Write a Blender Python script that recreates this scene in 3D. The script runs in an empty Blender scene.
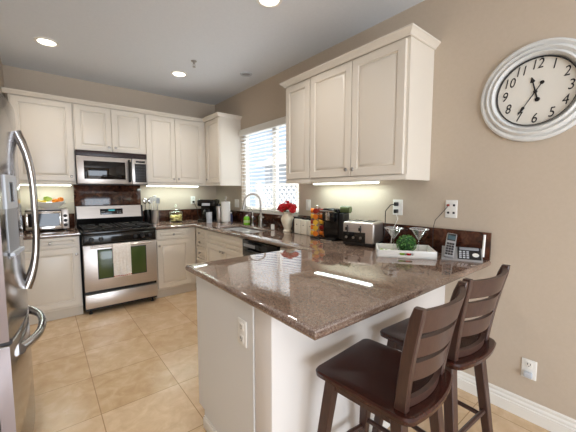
import bpy, bmesh, math, random
from mathutils import Vector, Matrix
random.seed(7)
PI = math.pi
scene = bpy.context.scene
C = scene.collection

# ------------------------------------------------------------------ camera
F_PX, YAW, PITCH, CAM_H = 302.93, 38.95, 4.66, 1.3475
cam = bpy.data.cameras.new('camera')
cam.sensor_width = 36.0
cam.lens = F_PX / 576.0 * 36.0
cam.clip_start = 0.02
cam_o = bpy.data.objects.new('camera', cam)
C.objects.link(cam_o)
cam_o.location = (0, 0, CAM_H)
cam_o.rotation_euler = (math.radians(90 - PITCH), 0, math.radians(-YAW))
scene.camera = cam_o

# ------------------------------------------------------------------ light and exposure
scene.view_settings.view_transform = 'Standard'
scene.view_settings.look = 'None'
scene.view_settings.exposure = 0.40
scene.view_settings.gamma = 1.0
scene.view_settings.use_curve_mapping = False

world = bpy.data.worlds.new('sky')
scene.world = world
world.use_nodes = True
nt = world.node_tree
nt.nodes.clear()
wo = nt.nodes.new('ShaderNodeOutputWorld')
bg = nt.nodes.new('ShaderNodeBackground')
bg.inputs['Color'].default_value = (0.66, 0.80, 0.98, 1)
bg.inputs['Strength'].default_value = 0.85
nt.links.new(bg.outputs[0], wo.inputs[0])


def area_light(name, loc, rot, sx, sy, power, color, shape='RECTANGLE', spread=None):
    l = bpy.data.lights.new(name, 'AREA')
    l.shape = shape
    l.size = sx
    if shape in ('RECTANGLE', 'ELLIPSE'):
        l.size_y = sy
    l.energy = power
    l.color = color
    if spread:
        l.spread = math.radians(spread)
    o = bpy.data.objects.new(name, l)
    C.objects.link(o)
    o.location = loc
    o.rotation_euler = rot
    return o


R90 = PI / 2
# daylight coming in through the big glass door of the living room behind the camera
area_light('daylight_glass_door', (0.3, -3.05, 0.95), (math.radians(88), 0, 0), 3.0, 1.7, 106, (0.82, 0.90, 1.0))
# daylight of the kitchen window
sun = bpy.data.lights.new('sun', 'SUN')
sun.energy = 13.0
sun.angle = math.radians(1.5)
sun.color = (1.0, 0.97, 0.93)
sun_o = bpy.data.objects.new('sun', sun)
C.objects.link(sun_o)
sun_o.rotation_euler = (0, math.radians(37), math.radians(12))   # high sun on the window side of the house
# added soft fill panel below the ceiling behind the camera, not a real fixture
area_light('added_ceiling_fill', (-0.1, -0.9, 2.62), (0, 0, 0), 1.8, 1.6, 8, (0.96, 0.96, 1.0))

CANS = [(0.10, 3.59), (1.29, 3.585), (1.31, 1.83), (0.12, 1.75)]
for i, (x, y) in enumerate(CANS):
    area_light('downlight', (x, y, 2.665), (0, 0, 0), 0.13, 0.13, 2.9, (1.0, 0.94, 0.88), 'DISK', 120)
# fluorescent strips under the upper cabinets
area_light('under_cabinet_glow', (2.06, 1.78, 1.404), (0, 0, 0), 0.05, 0.70, 1.5, (0.80, 1.0, 0.99))
area_light('under_cabinet_glow', (1.45, 4.37, 1.404), (0, 0, 0), 0.72, 0.05, 1.5, (0.80, 1.0, 0.99))
area_light('under_cabinet_glow', (0.03, 4.37, 1.404), (0, 0, 0), 0.42, 0.05, 0.9, (0.80, 1.0, 0.99))


# ------------------------------------------------------------------ materials
def lin(c):
    return tuple(((v / 255) / 12.92 if v / 255 <= 0.04045 else ((v / 255 + 0.055) / 1.055) ** 2.4) for v in c) + (1,)


def pmat(name, rgb, rough=0.5, metal=0.0, **kw):
    m = bpy.data.materials.new(name)
    m.use_nodes = True
    b = m.node_tree.nodes['Principled BSDF']
    b.inputs['Base Color'].default_value = lin(rgb)
    b.inputs['Roughness'].default_value = rough
    b.inputs['Metallic'].default_value = metal
    for k, v in kw.items():
        b.inputs[k.replace('_', ' ')].default_value = v
    return m


def nodes(m):
    return m.node_tree.nodes, m.node_tree.links, m.node_tree.nodes['Principled BSDF']


def ramp(n, stops):
    r = n.new('ShaderNodeValToRGB')
    e = r.color_ramp.elements
    while len(e) < len(stops):
        e.new(0.5)
    for k, (p, c) in enumerate(stops):
        e[k].position = p
        e[k].color = lin(c)
    return r


def add_noise(m, c1, c2, scale=5, detail=4, rough_var=None, stretch=None, bump=0.0):
    n, l, b = nodes(m)
    tc = n.new('ShaderNodeTexCoord')
    src = tc.outputs['Object']
    if stretch:
        mp = n.new('ShaderNodeMapping')
        mp.inputs['Scale'].default_value = stretch
        l.new(src, mp.inputs[0])
        src = mp.outputs[0]
    t = n.new('ShaderNodeTexNoise')
    t.inputs['Scale'].default_value = scale
    t.inputs['Detail'].default_value = detail
    l.new(src, t.inputs['Vector'])
    r = ramp(n, [(0.3, c1), (0.7, c2)])
    l.new(t.outputs['Fac'], r.inputs[0])
    l.new(r.outputs[0], b.inputs['Base Color'])
    if bump:
        bp = n.new('ShaderNodeBump')
        bp.inputs['Strength'].default_value = bump
        bp.inputs['Distance'].default_value = 0.002
        l.new(t.outputs['Fac'], bp.inputs['Height'])
        l.new(bp.outputs[0], b.inputs['Normal'])
    return m


M = {}
M['wall'] = add_noise(pmat('wall_paint', (199, 184, 166), 0.85), (200, 185, 167), (197, 182, 163), 60, 3, bump=0.05)
M['ceiling'] = add_noise(pmat('ceiling_paint', (226, 229, 233), 0.9), (226, 229, 233), (223, 226, 230), 50, 3)
M['white'] = pmat('white_cabinet_lacquer', (231, 222, 208), 0.3)
M['panel'] = pmat('white_end_panel', (224, 224, 222), 0.4)
M['trim'] = pmat('white_trim_paint', (238, 235, 228), 0.4)
M['plate'] = pmat('white_plastic', (240, 238, 232), 0.35)
M['slot'] = pmat('dark_slot', (40, 36, 34), 0.6)
M['steel'] = add_noise(pmat('brushed_steel', (210, 203, 196), 0.34, 0.82), (214, 206, 199), (200, 192, 186), 6, 3, stretch=(1, 1, 60))
M['steel_soft'] = pmat('fridge_steel', (186, 183, 182), 0.16, 1.0)
M['chrome'] = pmat('chrome', (215, 213, 210), 0.12, 1.0)
M['nickel'] = pmat('brushed_nickel', (176, 170, 162), 0.28, 1.0)
M['black'] = pmat('black_gloss', (14, 12, 12), 0.12)
M['black_matte'] = pmat('black_matte', (20, 18, 18), 0.45)
M['iron'] = pmat('cast_iron', (26, 24, 24), 0.5)
M['glassblack'] = pmat('dark_oven_glass', (22, 16, 14), 0.05)
M['ovenglass'] = pmat('oven_window_painted_reflection', (70, 86, 44), 0.1)  # green reflection in the oven window put into the base colour
M['grey'] = pmat('grey_plastic', (150, 152, 156), 0.35)
M['lightgrey'] = pmat('light_grey_plastic', (196, 200, 206), 0.35)
M['handset_silver'] = pmat('dull_silver_plastic', (150, 148, 146), 0.35)
M['fridge_side'] = pmat('painted_fridge_edge', (168, 156, 156), 0.45, 0.3)
M['dkgrey'] = pmat('dark_grey_keys', (84, 84, 88), 0.4)
M['kick'] = pmat('toe_kick', (216, 206, 190), 0.5)
M['gasket'] = pmat('dark_gasket', (36, 30, 32), 0.5)


def emis(name, rgb, s):
    m = bpy.data.materials.new(name)
    m.use_nodes = True
    n = m.node_tree.nodes
    n.clear()
    o = n.new('ShaderNodeOutputMaterial')
    e = n.new('ShaderNodeEmission')
    e.inputs[0].default_value = lin(rgb)
    e.inputs[1].default_value = s
    m.node_tree.links.new(e.outputs[0], o.inputs[0])
    return m


M['lamp'] = emis('lamp_glow', (255, 246, 228), 6)
M['strip'] = emis('fluorescent_tube', (246, 255, 240), 5)
M['lcd'] = emis('display_digits', (90, 190, 200), 0.6)


def thin_glass(name, tint=(255, 255, 255), fac=0.12):
    m = bpy.data.materials.new(name)
    m.use_nodes = True
    n = m.node_tree.nodes
    l = m.node_tree.links
    n.clear()
    o = n.new('ShaderNodeOutputMaterial')
    mx = n.new('ShaderNodeMixShader')
    lw = n.new('ShaderNodeLayerWeight')
    lw.inputs[0].default_value = fac
    tr = n.new('ShaderNodeBsdfTransparent')
    tr.inputs[0].default_value = lin(tint)
    g = n.new('ShaderNodeBsdfGlossy')
    g.inputs['Roughness'].default_value = 0.03
    l.new(lw.outputs['Facing'], mx.inputs[0])
    l.new(tr.outputs[0], mx.inputs[1])
    l.new(g.outputs[0], mx.inputs[2])
    l.new(mx.outputs[0], o.inputs[0])
    return m


M['pane'] = thin_glass('window_glass', (252, 254, 255), 0.05)
M['glass'] = thin_glass('drinking_glass', (252, 253, 253), 0.5)
M['jarglass'] = thin_glass('jar_glass', (253, 255, 253), 0.15)


def granite():
    m = pmat('polished_brown_granite', (92, 60, 44), 0.035)
    n, l, b = nodes(m)
    b.inputs['IOR'].default_value = 2.5
    tc = n.new('ShaderNodeTexCoord')
    a = n.new('ShaderNodeTexNoise')
    a.inputs['Scale'].default_value = 7
    a.inputs['Detail'].default_value = 6
    l.new(tc.outputs['Object'], a.inputs['Vector'])
    r1 = ramp(n, [(0.3, (102, 78, 66)), (0.5, (130, 106, 92)), (0.7, (154, 132, 118))])
    l.new(a.outputs['Fac'], r1.inputs[0])
    v = n.new('ShaderNodeTexVoronoi')
    v.inputs['Scale'].default_value = 300
    l.new(tc.outputs['Object'], v.inputs['Vector'])
    r2 = ramp(n, [(0.0, (34, 20, 16)), (0.35, (92, 64, 52)), (0.6, (136, 112, 96)), (1.0, (196, 180, 164))])
    bw = n.new('ShaderNodeRGBToBW')
    l.new(v.outputs['Color'], bw.inputs[0])
    l.new(bw.outputs[0], r2.inputs[0])
    mx = n.new('ShaderNodeMixRGB')
    mx.inputs[0].default_value = 0.5
    l.new(r1.outputs[0], mx.inputs[1])
    l.new(r2.outputs[0], mx.inputs[2])
    l.new(mx.outputs[0], b.inputs['Base Color'])
    return m


def granite_dark():
    m = pmat('dark_red_brown_granite', (74, 38, 28), 0.08)
    n, l, b = nodes(m)
    tc = n.new('ShaderNodeTexCoord')
    a = n.new('ShaderNodeTexNoise')
    a.inputs['Scale'].default_value = 22
    a.inputs['Detail'].default_value = 8
    a.inputs['Distortion'].default_value = 0.8
    l.new(tc.outputs['Object'], a.inputs['Vector'])
    r1 = ramp(n, [(0.28, (30, 16, 12)), (0.5, (66, 36, 25)), (0.66, (90, 54, 38)), (0.8, (120, 84, 64))])
    l.new(a.outputs['Fac'], r1.inputs[0])
    l.new(r1.outputs[0], b.inputs['Base Color'])
    return m


M['granite'] = granite()
M['granite_dark'] = granite_dark()


def travertine():
    m = pmat('travertine_tile', (205, 172, 130), 0.22)
    n, l, b = nodes(m)
    tc = n.new('ShaderNodeTexCoord')
    br = n.new('ShaderNodeTexBrick')
    br.offset = 0
    br.squash = 1
    mp = n.new('ShaderNodeMapping')
    T = 0.465
    mp.inputs['Location'].default_value = (-0.21 / T, -0.20 / T + 0.0, 0)
    mp.inputs['Scale'].default_value = (1 / T, 1 / T, 1)
    l.new(tc.outputs['Object'], mp.inputs[0])
    l.new(mp.outputs[0], br.inputs['Vector'])
    br.inputs['Scale'].default_value = 1
    br.inputs['Mortar Size'].default_value = 0.006
    br.inputs['Mortar Smooth'].default_value = 0.3
    br.inputs['Brick Width'].default_value = 1
    br.inputs['Row Height'].default_value = 1
    br.inputs['Bias'].default_value = 0
    br.inputs['Color1'].default_value = lin((224, 200, 168))
    br.inputs['Color2'].default_value = lin((202, 172, 134))
    br.inputs['Mortar'].default_value = lin((160, 126, 92))
    a = n.new('ShaderNodeTexNoise')
    a.inputs['Scale'].default_value = 9
    a.inputs['Detail'].default_value = 8
    a.inputs['Roughness'].default_value = 0.62
    a.inputs['Distortion'].default_value = 0.5
    l.new(tc.outputs['Object'], a.inputs['Vector'])
    r = ramp(n, [(0.3, (184, 146, 106)), (0.5, (210, 178, 138)), (0.7, (236, 212, 176))])
    l.new(a.outputs['Fac'], r.inputs[0])
    mx = n.new('ShaderNodeMixRGB')
    mx.inputs[0].default_value = 0.5
    l.new(br.outputs['Color'], mx.inputs[1])
    l.new(r.outputs[0], mx.inputs[2])
    # keep the grout lines
    mx2 = n.new('ShaderNodeMixRGB')
    l.new(br.outputs['Fac'], mx2.inputs[0])
    l.new(mx.outputs[0], mx2.inputs[1])
    mx2.inputs[2].default_value = lin((170, 138, 102))
    l.new(mx2.outputs[0], b.inputs['Base Color'])
    return m


M['floor'] = travertine()


def wood(name, c1, c2, rough=0.25, stretch=(14, 1.2, 14)):
    m = pmat(name, c1, rough)
    add_noise(m, c1, c2, 5, 5, stretch=stretch)
    return m


M['wood'] = wood('espresso_wood', (62, 42, 36), (76, 52, 44), 0.34, (30, 30, 2))
M['woodseat'] = wood('espresso_seat_wood', (48, 22, 16), (66, 30, 22), 0.22, (22, 2, 10))
M['clockframe'] = add_noise(pmat('whitewashed_clock_wood', (226, 226, 222), 0.5), (230, 230, 227), (218, 218, 215), 10, 3)
M['clockface'] = pmat('clock_face_paper', (232, 228, 218), 0.6)
M['ink'] = pmat('black_ink', (22, 20, 22), 0.5)
M['towel'] = add_noise(pmat('white_cotton', (248, 242, 234), 0.9), (252, 247, 240), (238, 230, 220), 60, 2, bump=0.3)
M['towel_red'] = pmat('red_stitching', (190, 60, 60), 0.8)


# ------------------------------------------------------------------ mesh helpers
class MB:
    def __init__(s):
        s.bm = bmesh.new()
        s.mi = 0

    def _set(s, faces):
        for f in faces:
            f.material_index = s.mi

    def box(s, x0, x1, y0, y1, z0, z1, bev=0.0, seg=2, mat=None):
        r = bmesh.ops.create_cube(s.bm, size=1.0)
        vs = r['verts']
        for v in vs:
            v.co = Vector(((x0 + x1) / 2 + v.co.x * (x1 - x0), (y0 + y1) / 2 + v.co.y * (y1 - y0), (z0 + z1) / 2 + v.co.z * (z1 - z0)))
            if mat is not None:
                v.co = mat @ v.co
        fs = set(f for v in vs for f in v.link_faces)
        s._set(fs)
        if bev > 0:
            es = list(set(e for v in vs for e in v.link_edges))
            rr = bmesh.ops.bevel(s.bm, geom=es, offset=bev, segments=seg, affect='EDGES', profile=0.5)
            s._set(rr['faces'])
        return s

    def poly(s, pts):
        vs = [s.bm.verts.new(Vector(p)) for p in pts]
        f = s.bm.faces.new(vs)
        f.material_index = s.mi
        return f

    def prism(s, pts, d):
        """closed polygon pts extruded along vector d"""
        d = Vector(d)
        a = [s.bm.verts.new(Vector(p)) for p in pts]
        b = [s.bm.verts.new(Vector(p) + d) for p in pts]
        n = len(pts)
        fs = [s.bm.faces.new(a[::-1]), s.bm.faces.new(b)]
        for i in range(n):
            fs.append(s.bm.faces.new((a[i], a[(i + 1) % n], b[(i + 1) % n], b[i])))
        s._set(fs)
        return s

    def grid(s, rows, closed_u=False, closed_v=False, cap=False):
        """rows: list of lists of points"""
        V = [[s.bm.verts.new(Vector(p)) for p in r] for r in rows]
        nr, nc = len(V), len(V[0])
        fs = []
        for i in range(nr if closed_v else nr - 1):
            for j in range(nc if closed_u else nc - 1):
                q = (V[i][j], V[i][(j + 1) % nc], V[(i + 1) % nr][(j + 1) % nc], V[(i + 1) % nr][j])
                try:
                    fs.append(s.bm.faces.new(q))
                except ValueError:
                    pass
        if cap:
            fs.append(s.bm.faces.new(V[0][::-1]))
            fs.append(s.bm.faces.new(V[-1]))
        s._set(fs)
        return s

    def lathe(s, prof, c=(0, 0, 0), n=28, axis='z', cap=True):
        """prof: list of (radius, height)"""
        rows = []
        for r, h in prof:
            r = max(r, 0.0003)
            row = []
            for k in range(n):
                a = 2 * PI * k / n
                if axis == 'z':
                    p = (c[0] + r * math.cos(a), c[1] + r * math.sin(a), c[2] + h)
                elif axis == 'x':
                    p = (c[0] + h, c[1] + r * math.cos(a), c[2] + r * math.sin(a))
                else:
                    p = (c[0] + r * math.sin(a), c[1] + h, c[2] + r * math.cos(a))
                row.append(p)
            rows.append(row)
        return s.grid(rows, closed_u=True, cap=cap)

    def tube(s, pts, r, n=10, closed=False, flat=1.0):
        pts = [Vector(p) for p in pts]
        rows = []
        up = None
        N = len(pts)
        for i, p in enumerate(pts):
            if closed:
                t = (pts[(i + 1) % N] - pts[i - 1]).normalized()
            else:
                t = (pts[min(i + 1, N - 1)] - pts[max(i - 1, 0)]).normalized()
            if up is None:
                up = Vector((0, 0, 1)) if abs(t.z) < 0.9 else Vector((1, 0, 0))
            sd = t.cross(up).normalized()
            up = sd.cross(t).normalized()
            rr = r[i] if isinstance(r, (list, tuple)) else r
            rows.append([p + sd * (rr * math.cos(2 * PI * k / n)) + up * (rr * flat * math.sin(2 * PI * k / n)) for k in range(n)])
        return s.grid(rows, closed_u=True, closed_v=closed, cap=not closed)

    def ball(s, c, r, sub=2, sc=(1, 1, 1)):
        q = bmesh.ops.create_icosphere(s.bm, subdivisions=sub, radius=r)
        for v in q['verts']:
            v.co = Vector((c[0] + v.co.x * sc[0], c[1] + v.co.y * sc[1], c[2] + v.co.z * sc[2]))
        s._set(set(f for v in q['verts'] for f in v.link_faces))
        return s

    def panel(s, x0, x1, z0, z1, y, t, frame=0.055, depth=0.010, raised=True):
        """raised-panel door: slab whose front faces -y at plane y, thickness t behind it"""
        def ring(i, d):
            return [(x0 + i, y + d, z0 + i), (x1 - i, y + d, z0 + i), (x1 - i, y + d, z1 - i), (x0 + i, y + d, z1 - i)]
        w = min(x1 - x0, z1 - z0)
        fr = min(frame, w * 0.28)
        L = [(0, t), (0, 0.003), (0.003, 0)]
        if raised:
            L += [(fr, 0), (fr + 0.003, depth), (fr + 0.012, depth + .001), (fr + 0.018, 0.005), (fr + 0.034, 0.001)]
        rows = [ring(i, d) for i, d in L]
        return s.grid(rows, closed_u=True, cap=True)

    def build(s, name, mats, parent=None, smooth=True, ang=35, loc=None, rot=None):
        me = bpy.data.meshes.new(name)
        bmesh.ops.recalc_face_normals(s.bm, faces=s.bm.faces[:])
        s.bm.to_mesh(me)
        s.bm.free()
        if not isinstance(mats, (list, tuple)):
            mats = [mats]
        for m in mats:
            me.materials.append(M[m] if isinstance(m, str) else m)
        if smooth:
            me.shade_smooth()
            me.set_sharp_from_angle(angle=math.radians(ang))
        o = bpy.data.objects.new(name, me)
        C.objects.link(o)
        if parent:
            o.parent = parent
        if loc:
            o.location = loc
        if rot:
            o.rotation_euler = rot
        return o


def tag(o, label=None, cat=None, group=None, kind=None):
    if label:
        o['label'] = label
    if cat:
        o['category'] = cat
    if group:
        o['group'] = group
    if kind:
        o['kind'] = kind
    return o


def thing(name, label, cat, loc=(0, 0, 0), rz=0, group=None):
    o = bpy.data.objects.new(name, None)
    o.empty_display_size = 0.05
    C.objects.link(o)
    o.location = loc
    o.rotation_euler = (0, 0, math.radians(rz))
    return tag(o, label, cat, group)


def dup(o, parent=None, loc=None, rz=None, label=None):
    c = o.copy()
    C.objects.link(c)
    c.parent = parent
    if loc:
        c.location = loc
    if rz is not None:
        c.rotation_euler = (0, 0, math.radians(rz))
    if label:
        c['label'] = label
    for ch in list(o.children):
        dup(ch, c)
    return c


def struct(name, mb, mats, parent=None, **k):
    o = mb.build(name, mats, parent, **k)
    if parent is None:
        o['kind'] = 'structure'
    return o


def slab(cells, z0, z1, bev, skip=lambda a, b: False):
    """countertop built from axis-aligned cells (x0,x1,y0,y1); rounded rim"""
    mb = MB()
    bm = mb.bm
    xs = sorted(set(v for c in cells for v in c[:2]))
    ys = sorted(set(v for c in cells for v in c[2:]))
    V = {}

    def vert(x, y):
        if (x, y) not in V:
            V[(x, y)] = bm.verts.new((x, y, z0))
        return V[(x, y)]
    fs = []
    for i in range(len(xs) - 1):
        for j in range(len(ys) - 1):
            cx, cy = (xs[i] + xs[i + 1]) / 2, (ys[j] + ys[j + 1]) / 2
            if any(c[0] < cx < c[1] and c[2] < cy < c[3] for c in cells):
                fs.append(bm.faces.new((vert(xs[i], ys[j]), vert(xs[i + 1], ys[j]), vert(xs[i + 1], ys[j + 1]), vert(xs[i], ys[j + 1]))))
    r = bmesh.ops.extrude_face_region(bm, geom=fs)
    for g in r['geom']:
        if isinstance(g, bmesh.types.BMVert):
            g.co.z = z1
    bmesh.ops.recalc_face_normals(bm, faces=bm.faces[:])
    bmesh.ops.dissolve_limit(bm, angle_limit=0.01, verts=bm.verts[:], edges=bm.edges[:])
    es = []
    for e in bm.edges:
        if len(e.link_faces) == 2:
            n0, n1 = e.link_faces[0].normal, e.link_faces[1].normal
            if (abs(n0.z) > 0.9) != (abs(n1.z) > 0.9):
                a, b = e.verts[0].co, e.verts[1].co
                if not skip(a, b):
                    es.append(e)
    bmesh.ops.bevel(bm, geom=es, offset=bev, segments=4, affect='EDGES', profile=0.5)
    return mb


def sweep(mb, profile, path):
    """profile: (outward, up) list; path: list of (x,y,z) with outward direction to its right-hand normal, mitred"""
    pts = [Vector(p) for p in path]
    rows = []
    for i, p in enumerate(pts):
        def nrm(a, b):
            d = (b - a).normalized()
            return Vector((d.y, -d.x, 0))
        if i == 0:
            n = nrm(pts[0], pts[1])
        elif i == len(pts) - 1:
            n = nrm(pts[-2], pts[-1])
        else:
            n1, n2 = nrm(pts[i - 1], p), nrm(p, pts[i + 1])
            n = (n1 + n2)
            n = n / n.dot(n1)
        rows.append([p + n * o + Vector((0, 0, u)) for o, u in profile])
    mb.grid(rows, closed_u=True, cap=True)
    return mb


# ------------------------------------------------------------------ the room
XW, YB, H = 2.174, 4.519, 2.694
ZC = 0.914
XL, YF = -1.02, -3.2
m = MB(); m.box(XL - .1, XW + .12, YF - .1, YB + .12, -0.08, 0)
struct('floor', m, 'floor')
m = MB(); m.box(XL - .1, XW + .12, YF - .1, YB + .12, H, H + .08)
struct('ceiling', m, 'ceiling')
m = MB(); m.box(XL - .1, XW + .12, YB, YB + .12, 0, H)
struct('wall_back', m, 'wall')
WY0, WY1, WZ0, WZ1 = 2.50, 3.72, 1.09, 2.165
m = MB()
m.box(XW, XW + .12, YF, WY0, 0, H).box(XW, XW + .12, WY1, YB, 0, H)
m.box(XW, XW + .12, WY0, WY1, 0, WZ0).box(XW, XW + .12, WY0, WY1, WZ1, H)
struct('wall_right', m, 'wall')
m = MB()
m.box(XL - .1, XL, YF, 2.72, 0, H).box(XL, -0.262, 2.72, YB, 0, H)
struct('wall_left', m, 'wall')
m = MB()
m.box(XL, -0.9, YF - .1, YF, 0, H).box(1.9, XW, YF - .1, YF, 0, H).box(-0.9, 1.9, YF - .1, YF, 2.2, H)
struct('wall_front', m, 'wall')
# sliding glass door behind the camera
m = MB()
for a, b in ((-0.9, -0.84), (0.47, 0.53), (1.84, 1.9)):
    m.box(a, b, YF - .08, YF - .02, 0, 2.2)
m.box(-0.9, 1.9, YF - .08, YF - .02, 0, .07).box(-0.9, 1.9, YF - .08, YF - .02, 2.13, 2.2)
d = struct('door_1', m, 'trim')
m = MB(); m.box(-0.84, 1.84, YF - .055, YF - .045, .07, 2.13)
m.build('pane', 'pane', d)

# baseboards with a moulded profile
BBP = [(0, 0), (0.018, 0), (0.018, 0.066), (0.012, 0.070), (0.012, 0.078), (0.015, 0.082), (0.012, 0.090), (0.007, 0.094), (0.007, 0.104), (0.009, 0.110), (0.004, 0.118), (0, 0.119)]
m = MB(); sweep(m, BBP, [(XW, 0.93, 0), (XW, YF, 0)])
struct('baseboard_right', m, 'trim')
# peninsula half wall and its baseboard
m = MB(); m.box(0.665, XW, 0.925, 1.05, 0, ZC - .0405, .004)
struct('wall_peninsula', m, pmat('half_wall_paint', (226, 220, 214), 0.8))
m = MB(); sweep(m, [(o, u * .9) for o, u in BBP], [(XW - .018, 0.925, 0), (0.665, 0.925, 0), (0.665, 1.05, 0)][::-1])
struct('baseboard_peninsula', m, 'trim')

# window
w = MB()
w.box(XW + .045, XW + .10, WY0, WY0 + .045, WZ0, WZ1).box(XW + .045, XW + .10, WY1 - .045, WY1, WZ0, WZ1)
w.box(XW + .045, XW + .10, WY0, WY1, WZ0, WZ0 + .045).box(XW + .045, XW + .10, WY0, WY1, WZ1 - .045, WZ1)
wy = 3.02
w.box(XW + .05, XW + .095, wy - .035, wy + .035, WZ0, WZ1)
win = struct('window_1', w, 'trim')
g = MB(); g.box(XW + .07, XW + .074, WY0 + .045, wy - .035, WZ0 + .045, WZ1 - .045)
g.build('pane', 'pane', win)
g = MB(); g.box(XW + .07, XW + .074, wy + .035, WY1 - .045, WZ0 + .045, WZ1 - .045)
g.build('pane', 'pane', win)
g = MB(); g.box(XW - .022, XW + .045, WY0 - .02, WY1 + .02, WZ0 - .02, WZ0 + .002, .004)
struct('trim_1', g, 'trim')

# window blinds: head rail, slats, cords
bl = thing('window_blind', 'white horizontal slat blind hanging in the kitchen window', 'blind', (XW + .01, (WY0 + WY1) / 2, WZ0))
m = MB()
m.box(-.045, -.030, -.625, .625, 1.01, 1.09, .004)
m.box(-.030, .02, -.60, .60, 1.04, 1.073)
m.build('valance', 'trim', bl)
m = MB()
sl_n = 21
for i in range(sl_n):
    z = 0.05 + i * 0.0485
    mt = Matrix.Translation((0.0, 0, z)) @ Matrix.Rotation(math.radians(7), 4, 'Y')
    m.box(-.024, .024, -.598, .598, -.0014, .0014, mat=mt)
m.build('slats', pmat('white_blind_slat', (246, 247, 248), 0.45), bl, smooth=False)
m = MB()
for yy in (-.42, 0, .42):
    m.tube([(-.026, yy, .02), (-.026, yy, 1.06)], .0012, 5)
    m.tube([(.026, yy, .02), (.026, yy, 1.06)], .0012, 5)
m.tube([(-.035, .55, .35), (-.035, .55, 1.06)], .002, 5)
m.build('ladder_cords', 'trim', bl)
m = MB(); m.box(-.026, .026, -.6, .6, .008, .026, .004)
m.build('bottom_rail', 'trim', bl)

# outside the window
m = MB(); m.box(XW + .12, 12, -2, 12, -.12, -.02)
struct('ground', m, pmat('patio_concrete', (196, 192, 186), 0.8))


def lattice():
    t = thing('lattice_fence', 'white diagonal lattice fence panel outside the kitchen window', 'fence', (3.45, 3.9, -0.02))
    m = MB()
    y0, y1, z0, z1 = -1.25, 1.35, 0.9, 1.47
    s = 0.135
    k = y0 - (z1 - z0)
    while k < y1:
        for sg in (1, -1):
            a = Vector((0.006 * sg, k, z0 if sg > 0 else z1))
            b = Vector((0.006 * sg, k + (z1 - z0), z1 if sg > 0 else z0))
            ta, tb = max(0, (y0 - k) / (z1 - z0)), min(1, (y1 - k) / (z1 - z0))
            if tb - ta > .02:
                p, q = a.lerp(b, ta), a.lerp(b, tb)
                d = (q - p).normalized()
                n = Vector((0, -d.z, d.y)) * .013
                m.prism([p - n, q - n, q + n, p + n], (.01, 0, 0))
        k += s
    m.build('lattice', pmat('white_vinyl', (236, 240, 244), .5), t, smooth=False)
    m = MB()
    m.box(-.03, .04, y0, y1, z1, z1 + .05).box(-.03, .04, y0, y1, z0 - .06, z0)
    m.build('rail', 'trim', t)
    for yy in (y0, (y0 + y1) / 2, y1):
        m = MB(); m.box(-.04, .05, yy - .045, yy + .045, 0, z1 + .08, .004)
        m.build('post', 'trim', t)
    m = MB(); m.box(-.01, .02, y0, y1, .05, z0 - .06)
    m.build('lower_board', pmat('white_vinyl_board', (226, 230, 234), .5), t)


lattice()
nb = thing('neighbour_house', 'pale house wall with shuttered window seen through the blinds', 'house', (7.6, 7.0, -0.02))
m = MB(); m.box(0, 2, -4, 4, 0, 2.5)
m.build('wall', pmat('grey_stucco', (190, 194, 200), .9), nb)
m = MB(); m.prism([(-.4, -4.3, 2.45), (2.3, -4.3, 2.45), (1, -4.3, 3.1)], (0, 8.6, 0))
m.build('roof', pmat('pale_roof_tile', (200, 190, 184), .9), nb)
m = MB(); m.box(-.03, .02, -.6, .4, 1.1, 2.0)
m.build('window', pmat('house_window', (150, 165, 178), .2), nb)


# ------------------------------------------------------------------ cabinets
def knob(parent, x, y, z, name='knob'):
    m = MB()
    m.lathe([(.005, 0), (.005, -.010), (.0125, -.014), (.015, -.020), (.012, -.026), (.002, -.028)], (x, y, z), 14, 'y')
    return m.build(name, 'nickel', parent)


def door(parent, x0, x1, z0, z1, y=0.0, t=.02, knob_at=None, name='door', frame=.055, mat='white', kn='knob'):
    m = MB(); m.panel(x0, x1, z0, z1, y - t, t, frame)
    o = m.build(name, mat, parent)
    if knob_at:
        knob(o, knob_at[0], y - t, knob_at[1], kn)
    return o


ZB, ZT = 1.459, 2.33
UD = 0.31   # carcass depth


def upper(name, label, w, z0, z1, loc, rz, doors, rail=True, depth=UD, group='white upper cabinets', rail_ends=(0, 0)):
    t = thing(name, label, 'cabinet', loc, rz, group)
    m = MB(); m.box(0, w, 0, depth, z0, z1)
    m.build('carcass', 'white', t)
    for (a, b, kx) in doors:
        kz = z0 + .055
        door(t, a, b, z0 + .004, z1 - .012, 0, .02, (kx, kz) if kx is not None else None)
    if rail:
        m = MB()
        m.box(0, w, -.012, .006, z0 - .034, z0, .002)
        if rail_ends[0]:
            m.box(0, .018, 0, depth, z0 - .034, z0)
        if rail_ends[1]:
            m.box(w - .018, w, 0, depth, z0 - .034, z0)
        m.build('light_rail', 'white', t)
    return t


YU = YB - .31    # carcass front of back uppers (door front at 4.189)
upper('upper_cabinet', 'tall single-door white wall cabinet left of the microwave, above the toaster oven', .526, ZB, ZT, (-.222, YU, 0), 0,
      [(.012, .518, .486)])
upper('upper_cabinet', 'short two-door white wall cabinet directly above the microwave', .744, 1.812, ZT, (.308, YU, 0), 0,
      [(.010, .367, .335), (.373, .735, .405)], rail=False)
upper('upper_cabinet', 'two-door white wall cabinet right of the microwave, above the glass cookie jar', .812, ZB, ZT, (1.052, YU, 0), 0,
      [(.010, .373, .345), (.379, .765, .407)])
XU = XW - .31
upper('upper_cabinet', 'narrow single-door white wall cabinet in the corner beside the window', .48, ZB, ZT, (XU, 4.208, 0), -90,
      [(.075, .472, .11)], rail_ends=(0, 1))
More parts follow.
